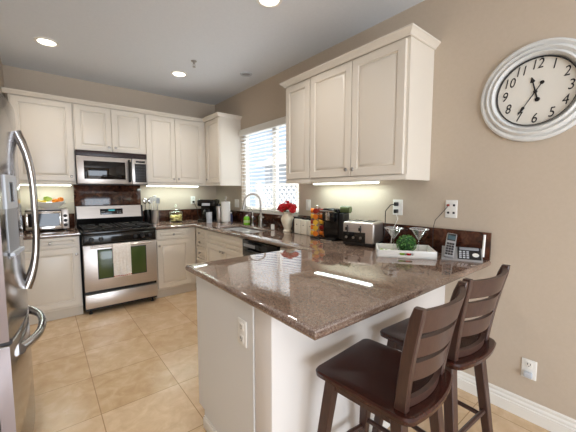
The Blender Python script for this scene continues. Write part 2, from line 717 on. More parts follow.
# the cabinets over the peninsula
upper('upper_cabinet', 'single-door white wall cabinet nearest the window on the right wall', .34, ZB, ZT, (XU, 2.321, 0), -90,
      [(.006, .334, None)], rail_ends=(1, 0))
upper('upper_cabinet', 'large two-door white wall cabinet above the chrome toaster on the right wall', .914, ZB, ZT, (XU, 1.981, 0), -90,
      [(.006, .456, .425), (.462, .892, .49)], rail_ends=(0, 1))
m = MB()
CRP = [(0, 0), (.010, .002), (.014, .012), (.026, .020), (.034, .030), (.040, .033), (.040, .044), (0, .044)]
sweep(m, CRP, [(XW, 2.323, ZT - .004), (XU - .02, 2.323, ZT - .004), (XU - .02, 1.065, ZT - .004), (XW, 1.065, ZT - .004)])
tag(m.build('crown_moulding', 'white'), 'white crown moulding on top of the right-wall cabinets over the peninsula', 'moulding')
m = MB()
sweep(m, CRP, [(-.26, YU - .02, ZT - .004), (XU - .02, YU - .02, ZT - .004), (XU - .02, 3.726, ZT - .004), (XW, 3.726, ZT - .004)])
tag(m.build('crown_moulding', 'white'), 'long white crown moulding on top of the back-wall cabinets above the range', 'moulding')

# fluorescent fixtures under the cabinets
for nm, bx in (('under the right-wall cabinets over the toaster', (2.03, 2.09, 1.42, 2.14)),
               ('under the two-door cabinet right of the microwave', (1.09, 1.81, 4.34, 4.40)),
               ('under the tall cabinet above the toaster oven', (-.19, .27, 4.34, 4.40))):
    t = thing('under_cabinet_light', 'slim lit strip light mounted ' + nm, 'light', ((bx[0] + bx[1]) / 2, (bx[2] + bx[3]) / 2, ZB), 0, 'under cabinet strip lights')
    hx, hy = (bx[1] - bx[0]) / 2, (bx[3] - bx[2]) / 2
    m = MB(); m.box(-hx, hx, -hy, hy, -.036, 0, .002)
    m.build('housing', 'plate', t)
    m = MB(); m.box(-hx + .006, hx - .006, -hy + .006, hy - .006, -.049, -.036, .004)
    m.build('tube', 'strip', t)


def base(name, label, w, loc, rz, depth=.59, kick=.10, kd=.018, ctop=ZC - .041):
    t = thing(name, label, 'cabinet', loc, rz, 'white base cabinets')
    m = MB(); m.box(0, w, 0, depth, kick, ctop)
    m.build('carcass', 'white', t)
    m = MB(); m.box(0, w, kd, depth, 0, kick)
    m.build('toe_kick', 'kick', t)
    return t


YCB = YB - .595   # carcass front of back base cabinets (door face at 3.904)
b = base('base_cabinet', 'white base cabinet with one drawer and one door left of the range', .54, (-.257, YCB, 0), 0)
door(b, .012, .530, .765, .870, knob_at=(.29, .816), name='drawer', frame=.03)
door(b, .012, .530, .125, .750, knob_at=(.507, .68))
b = base('base_cabinet', 'white base cabinet with one drawer and one door right of the range', .52, (1.05, YCB, 0), 0)
door(b, .020, .435, .745, .868, knob_at=(.225, .803), name='drawer', frame=.03)
door(b, .020, .435, .125, .732, knob_at=(.047, .67))
XCB = XW - .595
b = base('base_cabinet', 'white four-drawer base cabinet in the corner next to the sink cabinet', .37, (XCB, 3.93, 0), -90)
for za, zb in ((.755, .868), (.64, .747), (.48, .632), (.125, .472)):
    door(b, .055, .362, za, zb, knob_at=(.20, (za + zb) / 2 + .0), name='drawer', frame=.03)
b = base('base_cabinet', 'white two-door base cabinet with a false drawer front below the sink', .907, (XCB, 3.56, 0), -90, ctop=.66)
m = MB(); m.box(0, .907, 0, .02, .66, ZC - .041)
m.build('front_rail', 'white', b)
door(b, .006, .902, .725, .868, name='drawer_front', frame=.03)
door(b, .006, .451, .125, .715, knob_at=(.42, .66))
door(b, .457, .902, .125, .715, knob_at=(.488, .66))
b = base('base_cabinet', 'white filler cabinet between the dishwasher and the peninsula', .37, (XCB, 2.045, 0), -90)
door(b, .006, .364, .125, .868)
# peninsula cabinet run (doors face the range)
b = base('peninsula_cabinet', 'white peninsula cabinet run with wide end panel under the granite bar', .905, (1.575, 1.64, 0), 180, .586, kd=.07)
for a, c in ((.02, .44), (.447, .88)):
    door(b, a, c, .755, .868, knob_at=((a + c) / 2, .81), name='drawer', frame=.03)
    door(b, a, c, .125, .745, knob_at=(a + .03, .69))
m = MB(); m.prism([(.903, .588, 0), (.903, .588, ZC - .041), (.903, -.012, ZC - .041), (.903, -.012, .10), (.903, .065, .10), (.903, .065, 0)], (.012, 0, 0))
m.build('end_panel', 'panel', b)
m = MB(); m.box(.915, .927, .065, .588, 0, .062, .004).box(.915, .921, .065, .588, .06, .07, .002)
m.build('base_moulding', 'trim', b)

# dishwasher
t = thing('dishwasher', 'black dishwasher built in between the sink cabinet and the peninsula', 'dishwasher', (XCB, 2.65, 0), -90)
m = MB(); m.box(.004, .594, 0, .57, .10, ZC - .04)
m.build('body', 'black_matte', t)
m = MB(); m.box(.004, .594, -.028, 0, .10, .70, .004)
m.build('door', 'black', t)
m = MB(); m.box(.004, .594, -.034, 0, .705, .868, .006)
p_ = m.build('control_panel', 'black', t)
m = MB(); m.box(.03, .24, -.036, -.032, .80, .83)
m.build('button_strip', 'grey', p_)
m = MB(); m.tube([(.10, -.034, .775), (.10, -.06, .775), (.50, -.06, .775), (.50, -.034, .775)], .009, 8)
m.build('handle', 'black_matte', t)
m = MB(); m.box(.01, .59, .03, .5, 0, .1)
m.build('toe_kick', 'black_matte', t)

# ------------------------------------------------------------------ worktops and splashbacks
PX, PY, YPF = 0.638, 0.656, 1.76
XF = XW - .635
YC = YB - .635
SX0, SX1, SY0, SY1 = 1.645, 1.995, 2.69, 3.48
cells = [(XF, SX0, PY, YB), (SX0, SX1, PY, SY0), (SX0, SX1, SY1, YB), (SX1, XW, PY, YB),
         (1.05, XF, YC, YB), (PX, XF, PY, YPF)]
m = slab(cells, ZC - .040, ZC, .017, skip=lambda a, b: (abs(a.x - XW) < .01 and abs(b.x - XW) < .01) or (abs(a.y - YB) < .01 and abs(b.y - YB) < .01) or (abs(a.x - 1.05) < .01 and abs(b.x - 1.05) < .01))
tag(m.build('countertop', 'granite', ang=50), 'polished brown granite worktop running from the range round the sink and out over the peninsula', 'countertop')
m = slab([(-.26, .29, YC, YB)], ZC - .040, ZC, .017, skip=lambda a, b: abs(a.y - YB) < .01 and abs(b.y - YB) < .01)
tag(m.build('countertop', 'granite', ang=50), 'short polished brown granite worktop under the toaster oven', 'countertop')
m = MB()
m.box(1.05, XW - .022, YB - .022, YB - .001, ZC + .0005, ZC + .165, .003)
tag(m.build('backsplash', 'granite_dark'), 'low dark granite splashback behind the cookie jar', 'backsplash')
m = MB()
m.box(-.26, .29, YB - .022, YB - .001, ZC + .0005, ZC + .165, .003)
tag(m.build('backsplash', 'granite_dark'), 'low dark granite splashback behind the toaster oven', 'backsplash')
m = MB()
m.box(XW - .022, XW - .001, PY + .004, WY0, ZC + .0005, ZC + .175, .003)
m.box(XW - .022, XW - .001, WY0, YB - .024, ZC + .0005, ZC + .155, .003)
tag(m.build('backsplash', 'granite_dark'), 'low dark granite splashback along the right wall behind the telephone', 'backsplash')
m = MB()
m.box(.295, 1.045, YB - .022, YB - .001, .93, 1.45, .003)
tag(m.build('backsplash', 'granite_dark'), 'tall dark polished granite panel between the range and the microwave', 'backsplash')

# sink
t = thing('sink', 'white undermount double kitchen sink set in the granite below the window', 'sink', ((SX0 + SX1) / 2, (SY0 + SY1) / 2, ZC - .041))
hx, hy = (SX1 - SX0) / 2 + .012, (SY1 - SY0) / 2 + .012
m = MB()
for (ya, yb) in ((-hy, -.015), (.015, hy)):
    rows = []
    for ins, z in ((0, .0), (.004, -.02), (.01, -.15), (.04, -.175), (.12, -.18)):
        x0, x1, y0, y1 = -hx + ins, hx - ins, ya + ins, yb - ins
        rr = .04
        ring = []
        for cx, cy, a0 in ((x1 - rr, y1 - rr, 0), (x0 + rr, y1 - rr, 90), (x0 + rr, y0 + rr, 180), (x1 - rr, y0 + rr, 270)):
            for k in range(5):
                a = math.radians(a0 + k * 22.5)
                ring.append((cx + rr * math.cos(a), cy + rr * math.sin(a), z))
        rows.append(ring)
    m.grid(rows, closed_u=True)
    m.poly(rows[-1])
m.box(-hx + .01, hx - .01, -.017, .017, -.05, -.002, .004)
so = m.build('basin', pmat('sink_enamel', (214, 214, 212), .2), t)
md = so.modifiers.new('thick', 'SOLIDIFY'); md.thickness = .003; md.offset = 1
for yy in (-.17, .17):
    m = MB(); m.lathe([(.04, -.178), (.04, -.172), (.03, -.174), (.004, -.176)], (0, yy, 0), 20)
    m.build('drain', 'chrome', t)

# faucet
t = thing('faucet', 'brushed nickel gooseneck pull-down faucet behind the sink', 'faucet', (2.075, 3.10, ZC))
m = MB(); m.lathe([(.033, 0), (.033, .006), (.027, .014), (.025, .06), (.028, .10), (.022, .13), (.013, .15)], (0, 0, 0), 22)
m.build('base', 'nickel', t)
pts = [(0, 0, .14), (0, 0, .27)]
for k in range(1, 15):
    a = math.radians(k * 13)
    pts.append((-.085 + .085 * math.cos(a), .10 * (1 - math.cos(a)) * .5, .30 + .10 * math.sin(a)))
m = MB(); m.tube(pts, .0125, 12)
m.build('neck', 'nickel', t)
e = Vector(pts[-1])
m = MB(); m.tube([e + Vector((0.002, 0, .01)), e + Vector((-.006, .003, -.03)), e + Vector((-.013, .006, -.085))], [.013, .017, .019], 14)
m.build('spray_head', 'nickel', t)
m = MB(); m.tube([(0, -.022, .10), (-.01, -.05, .105), (-.02, -.085, .125)], [.011, .009, .011], 10)
m.build('lever', 'nickel', t)
# filtered water tap / soap pump
t = thing('soap_dispenser', 'tall slim chrome soap dispenser on the counter left of the faucet', 'soap dispenser', (2.085, 3.30, ZC))
m = MB(); m.lathe([(.022, 0), (.022, .008), (.012, .02), (.010, .09), (.014, .11), (.007, .13), (.006, .17)], (0, 0, 0), 16)
m.build('body', 'chrome', t)
m = MB(); m.tube([(0, 0, .165), (-.01, 0, .20), (-.035, 0, .215), (-.065, 0, .195)], .006, 8)
m.build('spout', 'chrome', t)
t = thing('air_gap_cap', 'short pale cylinder cap on the counter right of the faucet', 'cap', (2.03, 2.79, ZC))
m = MB(); m.lathe([(.02, 0), (.02, .05), (.016, .058), (.004, .06)], (0, 0, 0), 18)
m.build('cap', 'plate', t)

# green soap bottle
t = thing('dish_soap_bottle', 'green bottle of dish soap standing behind the sink', 'bottle', (2.05, 3.39, ZC))
m = MB(); m.lathe([(.034, 0), (.040, .008), (.040, .085), (.032, .105), (.012, .113)], (0, 0, 0), 20)
m.build('bottle', pmat('green_soap', (120, 196, 30), .15), t)
m = MB(); m.lathe([(.014, .113), (.014, .128), (.004, .130)], (0, 0, 0), 14)
m.build('cap', 'plate', t)
m = MB(); m.lathe([(.0405, .03), (.0407, .031), (.0407, .06), (.0405, .061)], (0, 0, 0), 20, cap=False)
m.build('label_band', pmat('pale_green_label', (206, 226, 160), .4), t)

# ------------------------------------------------------------------ range
t = thing('kitchen_range', 'stainless steel gas range with black cooktop between the base cabinets', 'stove', (.67, 3.84, 0))
RW = .368
m = MB(); m.box(-RW, RW, .02, .655, .045, .895)
m.build('body', 'black_matte', t)
for x in (-.32, .32):
    for y in (.05, .6):
        m = MB(); m.lathe([(.018, 0), (.018, .01), (.010, .012), (.010, .05)], (x, y, 0), 12)
        m.build('foot', 'black_matte', t)
m = MB(); m.box(-RW, RW, -.022, .02, .265, .768, .006)
dr = m.build('oven_door', 'steel', t)
m = MB(); m.box(-.235, .245, -.0245, -.018, .395, .71, .003)
m.build('window', 'ovenglass', dr)
m = MB()
m.box(-.242, .252, -.0235, -.0205, .388, .717)
m.build('window_frame', 'black_matte', dr)
m = MB()
m.tube([(-.30, -.07, .752), (-.15, -.074, .752), (.15, -.074, .752), (.30, -.07, .752)], .0125, 12)
m.box(-.30, -.275, -.07, -.02, .74, .764, .003).box(.275, .30, -.07, -.02, .74, .764, .003)
m.build('handle', 'steel', dr)
m = MB(); m.box(-RW, RW, -.018, .02, .075, .228, .006)
m.build('drawer', 'steel', t)
m = MB(); m.box(-RW, RW, -.022, .02, .772, .885, .008)
cp = m.build('control_panel', 'black', t)
for x in (-.29, -.20, .14, .22, .30):
    m = MB()
    m.lathe([(.024, 0), (.024, -.004), (.019, -.010), (.017, -.028), (.004, -.030)], (x, -.022, .83), 18, 'y')
    m.box(x - .003, x + .003, -.054, -.05, .83, .848)
    m.build('knob', 'black_matte', cp)
m = MB(); m.box(-RW - .004, RW + .004, -.022, .60, .885, .915, .006)
m.build('cooktop', 'black', t)
for bx, by in ((-.19, .14), (-.19, .42), (.19, .14), (.19, .42)):
    m = MB(); m.lathe([(.045, .915), (.045, .925), (.035, .928), (.03, .936), (.004, .937)], (bx, by, 0), 18)
    m.build('burner', 'iron', t)
for gx in (-.185, .185):
    m = MB()
    zt_ = .945
    x0, x1, y0, y1 = gx - .165, gx + .165, .02, .54
    for (a, b2) in (((x0, y0), (x1, y0)), ((x1, y0), (x1, y1)), ((x1, y1), (x0, y1)), ((x0, y1), (x0, y0)), ((x0, .28), (x1, .28))):
        m.tube([(a[0], a[1], zt_), (b2[0], b2[1], zt_)], .006, 6)
    for cy in (.14, .42):
        for k in range(4):
            a = k * R90 + PI / 4
            m.tube([(gx + .03 * math.cos(a), cy + .03 * math.sin(a), zt_ + .004), (gx + .15 * math.cos(a), cy + .12 * math.sin(a), zt_)], .006, 6)
        m.tube([(gx - .16, cy, zt_), (gx - .03, cy, zt_ + .003)], .006, 6)
        m.tube([(gx + .16, cy, zt_), (gx + .03, cy, zt_ + .003)], .006, 6)
    for px_ in (x0, x1):
        for py_ in (y0, y1):
            m.tube([(px_, py_, .914), (px_, py_, zt_)], .007, 6)
    m.build('grate', 'iron', t)
m = MB(); m.prism([(-RW, .60, .90), (-RW, .655, .90), (-RW, .655, 1.165), (-RW, .56, 1.165), (-RW, .535, 1.02)], (2 * RW, 0, 0))
m.build('backguard', 'black_matte', t)
m = MB(); m.prism([(-RW + .004, .532, 1.018), (-RW + .004, .545, 1.02), (-RW + .004, .57, 1.16), (-RW + .004, .557, 1.166)], (2 * RW - .03, 0, 0))
bgd = m.build('backguard_face', 'steel', t)
mt = Matrix.Translation((0, .543, 1.092)) @ Matrix.Rotation(math.radians(-9.5), 4, 'X')
m = MB(); m.box(-.125, .125, -.006, .004, -.034, .036, .002, mat=mt)
dp = m.build('display', 'black', bgd)
m = MB(); m.box(-.035, .035, -.0075, -.005, .008, .026, mat=mt)
m.build('clock_digits', 'lcd', dp)
m = MB()
for k in range(6):
    for q in range(2):
        x = (-.115 + k * .014) if k < 3 else (.06 + (k - 3) * .018)
        m.box(x, x + .009, -.0072, -.005, -.022 + q * .02, -.014 + q * .02, mat=mt)
m.build('buttons', 'grey', dp)

# towel hanging over the oven handle
tw = thing('dish_towel', 'white dish towel with red stitched hem draped over the oven door handle', 'towel', (.655, 3.766, .752))
m = MB()
rows = []
NX = 22
path = [(0.020, -.20), (0.019, -.10), (.018, -.01), (.012, .012), (0, .0185), (-.012, .014), (-.019, -.01)] + [(-.020 - .002 * math.sin(k), -.01 - .0345 * k) for k in range(1, 11)]
for (yy, zz) in path:
    rows.append([(-.088 + .176 * i / NX, yy + .004 * math.sin(i * 1.35) * min(1, abs(zz) * 5) * (-1 if yy > 0 else 1) * (1 if yy < 0 else .4), zz + .003 * math.sin(i * .6)) for i in range(NX + 1)])
m.grid(rows)
o = m.build('cloth', 'towel', tw)
md = o.modifiers.new('thick', 'SOLIDIFY'); md.thickness = .003; md.offset = 0
m = MB()
for k in range(9):
    x = -.082 + k * .0205
    yy = -.0265 + .004 * math.sin((x + .088) / .176 * NX * 1.35)
    m.ball((x, yy - .0005, -.338 + .003 * math.sin(k)), .008, 1, (1, .25, .7))
m.build('stitched_hem', 'towel_red', tw)

# ------------------------------------------------------------------ microwave
t = thing('microwave', 'stainless over-the-range microwave with black window reflecting a red light', 'microwave', (.675, 4.12, 1.425))
MW = .366
m = MB(); m.box(-MW, MW, .005, .395, 0, .385)
m.build('body', 'black_matte', t)
m = MB(); m.box(-MW, MW, 0, .02, .322, .385, .003)
for k in range(4):
    m.box(-MW + .01, MW - .01, -.002, .0, .329 + k * .010, .333 + k * .010)
m.build('vent_grille', pmat('maroon_black_vent', (40, 20, 20), .3), t)
m = MB(); m.box(-MW, .185, -.018, .01, .008, .318, .006)
dr = m.build('door', 'steel', t)
m = MB(); m.box(-.30, .118, -.020, -.012, .062, .268, .003)
m.build('window', 'glassblack', dr)
m = MB(); m.tube([(.162, -.015, .04), (.162, -.042, .06), (.162, -.042, .265), (.162, -.015, .29)], .015, 10)
m.build('handle', 'black', dr)
m = MB(); m.box(.19, MW, -.018, .01, .008, .318, .006)
cp = m.build('control_panel', 'steel', t)
m = MB(); m.box(.222, .352, -.0205, -.012, .035, .26, .002)
kp = m.build('keypad', 'black_matte', cp)
m = MB()
for r_ in range(6):
    for c_ in range(4):
        m.box(.236 + c_ * .029, .248 + c_ * .029, -.0215, -.020, .049 + r_ * .034, .058 + r_ * .034)
m.build('keys', 'dkgrey', kp)['kind'] = 'stuff'
m = MB(); m.box(.235, .34, -.0205, -.012, .272, .295, .002)
m.build('display', 'black', cp)

# ------------------------------------------------------------------ refrigerator
t = thing('refrigerator', 'stainless French-door refrigerator with water dispenser at the left edge', 'refrigerator', (-.14, 2.18, 0))
FW = .455
m = MB(); m.box(-.80, -.055, -FW + .01, FW - .01, .02, 1.765, .004)
m.build('body', pmat('fridge_side_grey', (176, 168, 168), .35, .6), t)


def bowed(y0, y1, z0, z1, name, parent, mat='steel_soft'):
    """door with a gently bowed front"""
    def bx(y):
        return .048 * (1 - (y / FW) ** 2) - .003
    rows = []
    n = 14
    ys = [y0 + (y1 - y0) * i / n for i in range(n + 1)]
    m = MB()
    for z, ins in ((z0, .006), (z0 + .006, 0), (z1 - .006, 0), (z1, .006)):
        ring = [(-.05, ys[0] + ins, z)] + [(bx(y) - ins, min(max(y, y0 + ins), y1 - ins), z) for y in ys] + [(-.05, ys[-1] - ins, z)]
        rows.append(ring)
    m.grid(rows, closed_u=True, cap=True)
    o = m.build(name, [mat, 'fridge_side'], parent, ang=50)
    for p in o.data.polygons:
        if abs(p.normal.y) > .85:
            p.material_index = 1
    return o


def bow(y):
    return .048 * (1 - (y / FW) ** 2) - .003


ld = bowed(-FW, -.004, .70, 1.78, 'door', t)
rd = bowed(.004, FW, .70, 1.78, 'door', t)
fz = bowed(-FW, FW, .08, .685, 'freezer_drawer', t)
m = MB(); m.box(-.052, bow(.42), -FW + .02, FW - .02, .684, .701)
m.build('gasket', 'gasket', t)
m = MB(); m.box(-.75, -.02, -FW + .03, FW - .03, 0, .08)
m.build('grille', 'black_matte', t)


def arc_handle(y, parent):
    m = MB()
    pts, rr = [], []
    n = 16
    for i in range(n + 1):
        u = i / n
        z = .83 + (1.655 - .83) * u
        off = .054 * (1 - abs(2 * u - 1) ** 3.4)
        pts.append((bow(y) + .004 + off, y, z))
        rr.append(.015 + .008 * abs(2 * u - 1) ** 3)
    m.tube(pts, rr, 12)
    return m.build('handle', 'steel_soft', parent)


arc_handle(-.055, ld)
arc_handle(.055, rd)
m = MB()
pts, rr = [], []
for i in range(19):
    u = i / 18
    y = -.34 + .60 * u
    pts.append((bow(y) + .004 + .054 * (1 - abs(2 * u - 1) ** 2.8), y, .615 - .0 * u))
    rr.append(.018 + .008 * abs(2 * u - 1) ** 3)
m.tube(pts, rr, 12)
m.build('handle', 'steel_soft', fz)
# dispenser
def bent_plate(y0, y1, z0, z1, out, name, mat, parent):
    m = MB()
    n = 6
    rows = []
    for o_ in (-.004, out):
        for z in ((z0, z1) if o_ < 0 else (z1, z0)):
            rows.append([(bow(y0 + (y1 - y0) * i / n) + o_, y0 + (y1 - y0) * i / n, z) for i in range(n + 1)])
    m.grid(rows, closed_v=True)
    m.poly([r[0] for r in rows]); m.poly([r[-1] for r in rows])
    return m.build(name, mat, parent, ang=30)


dsp = bent_plate(-.38, -.20, 1.05, 1.42, .004, 'dispenser', 'grey', ld)
bent_plate(-.385, -.195, 1.27, 1.42, .007, 'control_plate', 'lightgrey', dsp)
bent_plate(-.33, -.27, 1.30, 1.39, .009, 'display', 'black', dsp)
bent_plate(-.38, -.19, 1.06, 1.075, .02, 'drip_tray', 'lightgrey', dsp)
m = MB(); m.box(-.11, -.02, -FW + .01, -FW + .07, 1.765, 1.79, .004).box(-.11, -.02, FW - .07, FW - .01, 1.765, 1.79, .004)
m.build('hinge_cover', 'grey', t)

# ------------------------------------------------------------------ toaster oven and fruit
t = thing('toaster_oven', 'silver toaster oven on the counter left of the range', 'toaster oven', (.03, 4.14, ZC))
m = MB(); m.box(-.185, .185, .01, .30, .02, .235, .01)
m.build('body', 'black_matte', t)
for x in (-.15, .15):
    for y in (.04, .26):
        m = MB(); m.lathe([(.014, 0), (.014, .022)], (x, y, 0), 10)
        m.build('foot', 'black_matte', t)
m = MB()
m.box(-.185, .118, -.004, .012, .025, .060, .003).box(-.185, .118, -.004, .012, .195, .222, .003)
m.box(-.185, -.160, -.004, .012, .055, .20, .003).box(.098, .118, -.004, .012, .055, .20, .003)
dr = m.build('door', 'chrome', t)
m = MB(); m.box(-.162, .10, 0, .006, .058, .198)
m.build('window', 'glassblack', dr)
m = MB(); m.tube([(-.14, -.004, .21), (-.14, -.028, .212), (.07, -.028, .212), (.07, -.004, .21)], .006, 8)
m.build('handle', 'chrome', dr)
m = MB(); m.box(.122, .185, -.004, .012, .025, .235, .003)
cp = m.build('control_panel', 'steel', t)
for z in (.065, .115, .165):
    m = MB(); m.lathe([(.018, 0), (.017, -.012), (.004, -.014)], (.153, -.004, z), 16, 'y')
    m.build('dial', 'black_matte', cp)
m = MB(); m.box(-.18, .18, .02, .29, .235, .241, .002)
m.build('top_plate', 'steel', t)

t = thing('fruit_bowl', 'white square flared fruit bowl on top of the toaster oven', 'bowl', (.06, 4.28, ZC + .2415))
m = MB()
def sq(r, z, lift=0.0):
    out = []
    for k in range(32):
        a = 2 * PI * k / 32
        q = (abs(math.cos(a)) ** 3.2 + abs(math.sin(a)) ** 3.2) ** (-1 / 3.2)
        out.append((r * q * math.cos(a), r * q * math.sin(a) * .85, z + lift * abs(math.sin(2 * a)) ** 2))
    return out
m.grid([sq(.002, .004), sq(.05, .003), sq(.055, 0), sq(.06, .003), sq(.10, .035), sq(.142, .065, .014), sq(.138, .068, .014), sq(.095, .042), sq(.05, .014), sq(.002, .010)], closed_u=True)
m.build('bowl', 'plate', t)
fx, fy, fz_ = .06, 4.28, ZC + .252
MO = add_noise(pmat('orange_peel', (240, 140, 30), .4), (246, 150, 34), (232, 128, 24), 90, 2, bump=.2)
MG = add_noise(pmat('pear_skin', (150, 180, 60), .4), (140, 176, 52), (176, 196, 84), 8, 3)
MY = pmat('banana_skin', (236, 204, 70), .45)
for k, (dx, dy, dz, lab) in enumerate(((.045, -.02, .071, 'orange in the middle of the white fruit bowl'), (.095, .0, .088, 'orange at the right rim of the white fruit bowl'))):
    t = thing('orange', lab, 'fruit', (fx + dx, fy + dy, fz_ + dz), 0, 'oranges in the bowl')
    m = MB(); m.ball((0, 0, 0), .031, 3, (1, 1, .95)); m.build('peel', MO, t)
    m = MB(); m.lathe([(.004, .027), (.005, .030), (.002, .032)], (0, 0, 0), 8); m.build('stem_scar', MG, t)
t = thing('pear', 'green pear lying on top of the fruit in the white bowl', 'fruit', (fx - .02, fy - .01, fz_ + .098))
m = MB(); m.lathe([(.002, -.036), (.02, -.034), (.030, -.018), (.030, .0), (.022, .018), (.015, .032), (.012, .04), (.003, .043)], (0, 0, 0), 18, 'x')
m.build('skin', MG, t)
m = MB(); m.tube([(.041, 0, 0), (.052, 0, .004), (.060, .002, .010)], .0022, 6)
m.build('stem', 'slot', t)
t = thing('banana', 'yellow banana lying at the left side of the white fruit bowl', 'fruit', (fx - .07, fy - .01, fz_ + .075))
pts = [(-.05 + .1 * k / 10, -.02 * math.sin(PI * k / 10), .012 * math.cos(PI * k / 5)) for k in range(11)]
m = MB(); m.tube(pts, [.005, .012, .016, .018, .019, .019, .019, .018, .016, .011, .005], 8)
m.build('peel', MY, t)
m = MB(); m.tube([pts[-1], Vector(pts[-1]) + Vector((.012, .006, .008))], .004, 6); m.build('stem', 'slot', t)

# dark bottle beside the toaster oven
t = thing('oil_bottle', 'slim dark bottle standing left of the toaster oven', 'bottle', (-.205, 4.25, ZC))
m = MB(); m.lathe([(.028, 0), (.03, .006), (.03, .14), (.024, .165), (.012, .19), (.012, .235)], (0, 0, 0), 18)
m.build('bottle', pmat('dark_bottle_glass', (34, 18, 12), .08), t)
m = MB(); m.lathe([(.014, .235), (.014, .26), (.003, .262)], (0, 0, 0), 14)
m.build('cap', 'nickel', t)

# ------------------------------------------------------------------ utensil holders
def whisk(t, x, y, z0, z1, r, mat):
    m = MB()
    m.tube([(x, y, z0), (x, y, z1)], .005, 8)
    for k in range(4):
        a = k * PI / 4
        m.tube([(x + r * math.sin(PI * u / 8) * math.cos(a), y + r * math.sin(PI * u / 8) * math.sin(a), z1 + .085 * (1 - math.cos(PI * u / 8)) / 2 * 1.0) for u in range(9)], .0014, 5)
        m.tube([(x - r * math.sin(PI * u / 8) * math.cos(a), y - r * math.sin(PI * u / 8) * math.sin(a), z1 + .085 * (1 - math.cos(PI * u / 8)) / 2 * 1.0) for u in range(9)], .0014, 5)
    m.build('whisk_wires', mat, t)


t = thing('utensil_crock', 'black crock beside the range', 'crock', (1.098, 4.385, ZC))
m = MB(); m.lathe([(.042, 0), (.045, .005), (.045, .185), (.040, .185), (.038, .01)], (0, 0, 0), 24)
m.build('pot', 'black', t)
for k, (dx, a, lab) in enumerate(((-.015, -6, 'steel slotted spoon leaning left in the black crock'), (.018, 5, 'steel ladle leaning right in the black crock'))):
    t = thing('cooking_spoon', lab, 'utensil', (1.098 + dx * .2, 4.385, ZC + .012), 0, 'utensils in the black crock')
    s_ = math.sin(math.radians(a))
    m = MB(); m.tube([(0, 0, 0), (s_ * .25, 0, .26)], .004, 8)
    m.build('handle', 'chrome', t)
    m = MB(); m.ball((s_ * .28, -.006, .29), .032, 2, (1, .35, 1.2))
    m.build('bowl', 'chrome', t)
t = thing('utensil_crock', 'brushed steel crock of pale utensils between the range and the cookie jar', 'crock', (1.182, 4.36, ZC))
m = MB(); m.lathe([(.048, 0), (.050, .004), (.050, .175), (.052, .18), (.047, .18), (.046, .01)], (0, 0, 0), 28)
m.build('pot', 'steel', t)
for k, (dx, dy, a, h_, lab, mm) in enumerate(((-.018, 0, -5, .27, 'white spatula at the left of the steel crock', 'plate'), (.004, .01, 1, .295, 'tall white slotted turner in the middle of the steel crock', 'plate'),
                                     (.02, -.006, 6, .26, 'grey serving spoon at the right of the steel crock', 'lightgrey'))):
    t = thing('kitchen_utensil', lab, 'utensil', (1.182 + dx * .7, 4.36 + dy, ZC + .012), 0, 'utensils in the steel crock')
    s_ = math.sin(math.radians(a))
    m = MB(); m.tube([(0, 0, 0), (s_ * h_, 0, h_)], .0045, 8)
    m.build('handle', 'chrome' if k == 2 else mm, t)
    m = MB(); m.box(-.022, .022, -.003, .003, 0, .075, .003, mat=Matrix.Translation((s_ * h_, 0, h_ - .005)) @ Matrix.Rotation(math.radians(a), 4, 'Y'))
    m.build('blade', mm, t)

# cookie jar
t = thing('cookie_jar', 'round glass jar of yellow biscuits with a glass lid on the back counter', 'jar', (1.455, 4.33, ZC))
m = MB(); m.lathe([(.085, 0), (.098, .01), (.103, .06), (.100, .115), (.085, .145), (.062, .158), (.062, .168), (.058, .168), (.058, .156), (.080, .14), (.095, .113), (.098, .06), (.093, .014), (.01, .006)], (0, 0, 0), 32)
m.build('body', 'jarglass', t)
m = MB(); m.lathe([(.07, .169), (.068, .178), (.045, .195), (.012, .205), (.010, .215), (.022, .228), (.022, .242), (.010, .254), (.002, .256)], (0, 0, 0), 28)
m.build('lid', 'jarglass', t)
m = MB()
rr = random.Random(3)
for k in range(60):
    a, r_ = rr.uniform(0, 2 * PI), .072 * math.sqrt(rr.random())
    m.ball((r_ * math.cos(a) * 1.05, r_ * math.sin(a) * 1.05, .02 + rr.random() * .075), .019, 1, (1, 1, .6))
ck = m.build('biscuits', pmat('yellow_biscuit', (248, 230, 164), .7), t)
ck['kind'] = 'stuff'

# ------------------------------------------------------------------ corner coffee maker, paper towels
t = thing('drip_coffee_maker', 'black drip coffee maker in the back corner of the counter', 'coffee maker', (1.86, 4.12, ZC), -42)
t.scale = (1.15, 1.0, 1.03)
m = MB(); m.box(-.11, .11, -.14, .12, 0, .035, .008)
m.build('base', 'black', t)
m = MB(); m.box(-.11, .11, .02, .12, .03, .30, .01)
m.build('water_tank', 'black', t)
m = MB(); m.box(-.11, .11, -.13, .12, .215, .305, .014)
m.build('brew_head', 'black', t)
m = MB(); m.box(-.09, .09, -.125, .10, .305, .312, .003)
m.build('lid', 'chrome', t)
m = MB(); m.lathe([(.055, .036), (.068, .06), (.070, .11), (.055, .15), (.046, .17), (.048, .18)], (0, -.055, 0), 24)
cf = m.build('carafe', 'glassblack', t)
m = MB(); m.tube([(0, -.12, .16), (0, -.15, .15), (0, -.155, .10), (0, -.125, .07)], .008, 8)
m.build('handle', 'black_matte', cf)
m = MB(); m.box(-.05, .05, -.134, -.128, .225, .26, .002)
m.build('button_plate', 'lightgrey', t)
t = thing('coffee_grinder', 'small white and steel canister standing in front of the drip coffee maker', 'canister', (1.775, 3.925, ZC))
m = MB(); m.lathe([(.036, 0), (.038, .005), (.038, .145), (.035, .15)], (0, 0, 0), 22)
m.build('body', 'lightgrey', t)
m = MB(); m.lathe([(.039, .15), (.039, .165), (.010, .175), (.008, .185), (.002, .187)], (0, 0, 0), 22)
m.build('lid', 'black', t)
t = thing('drinks_flask', 'tall brushed steel flask between the drip coffee maker and paper towels', 'flask', (1.93, 3.945, ZC))
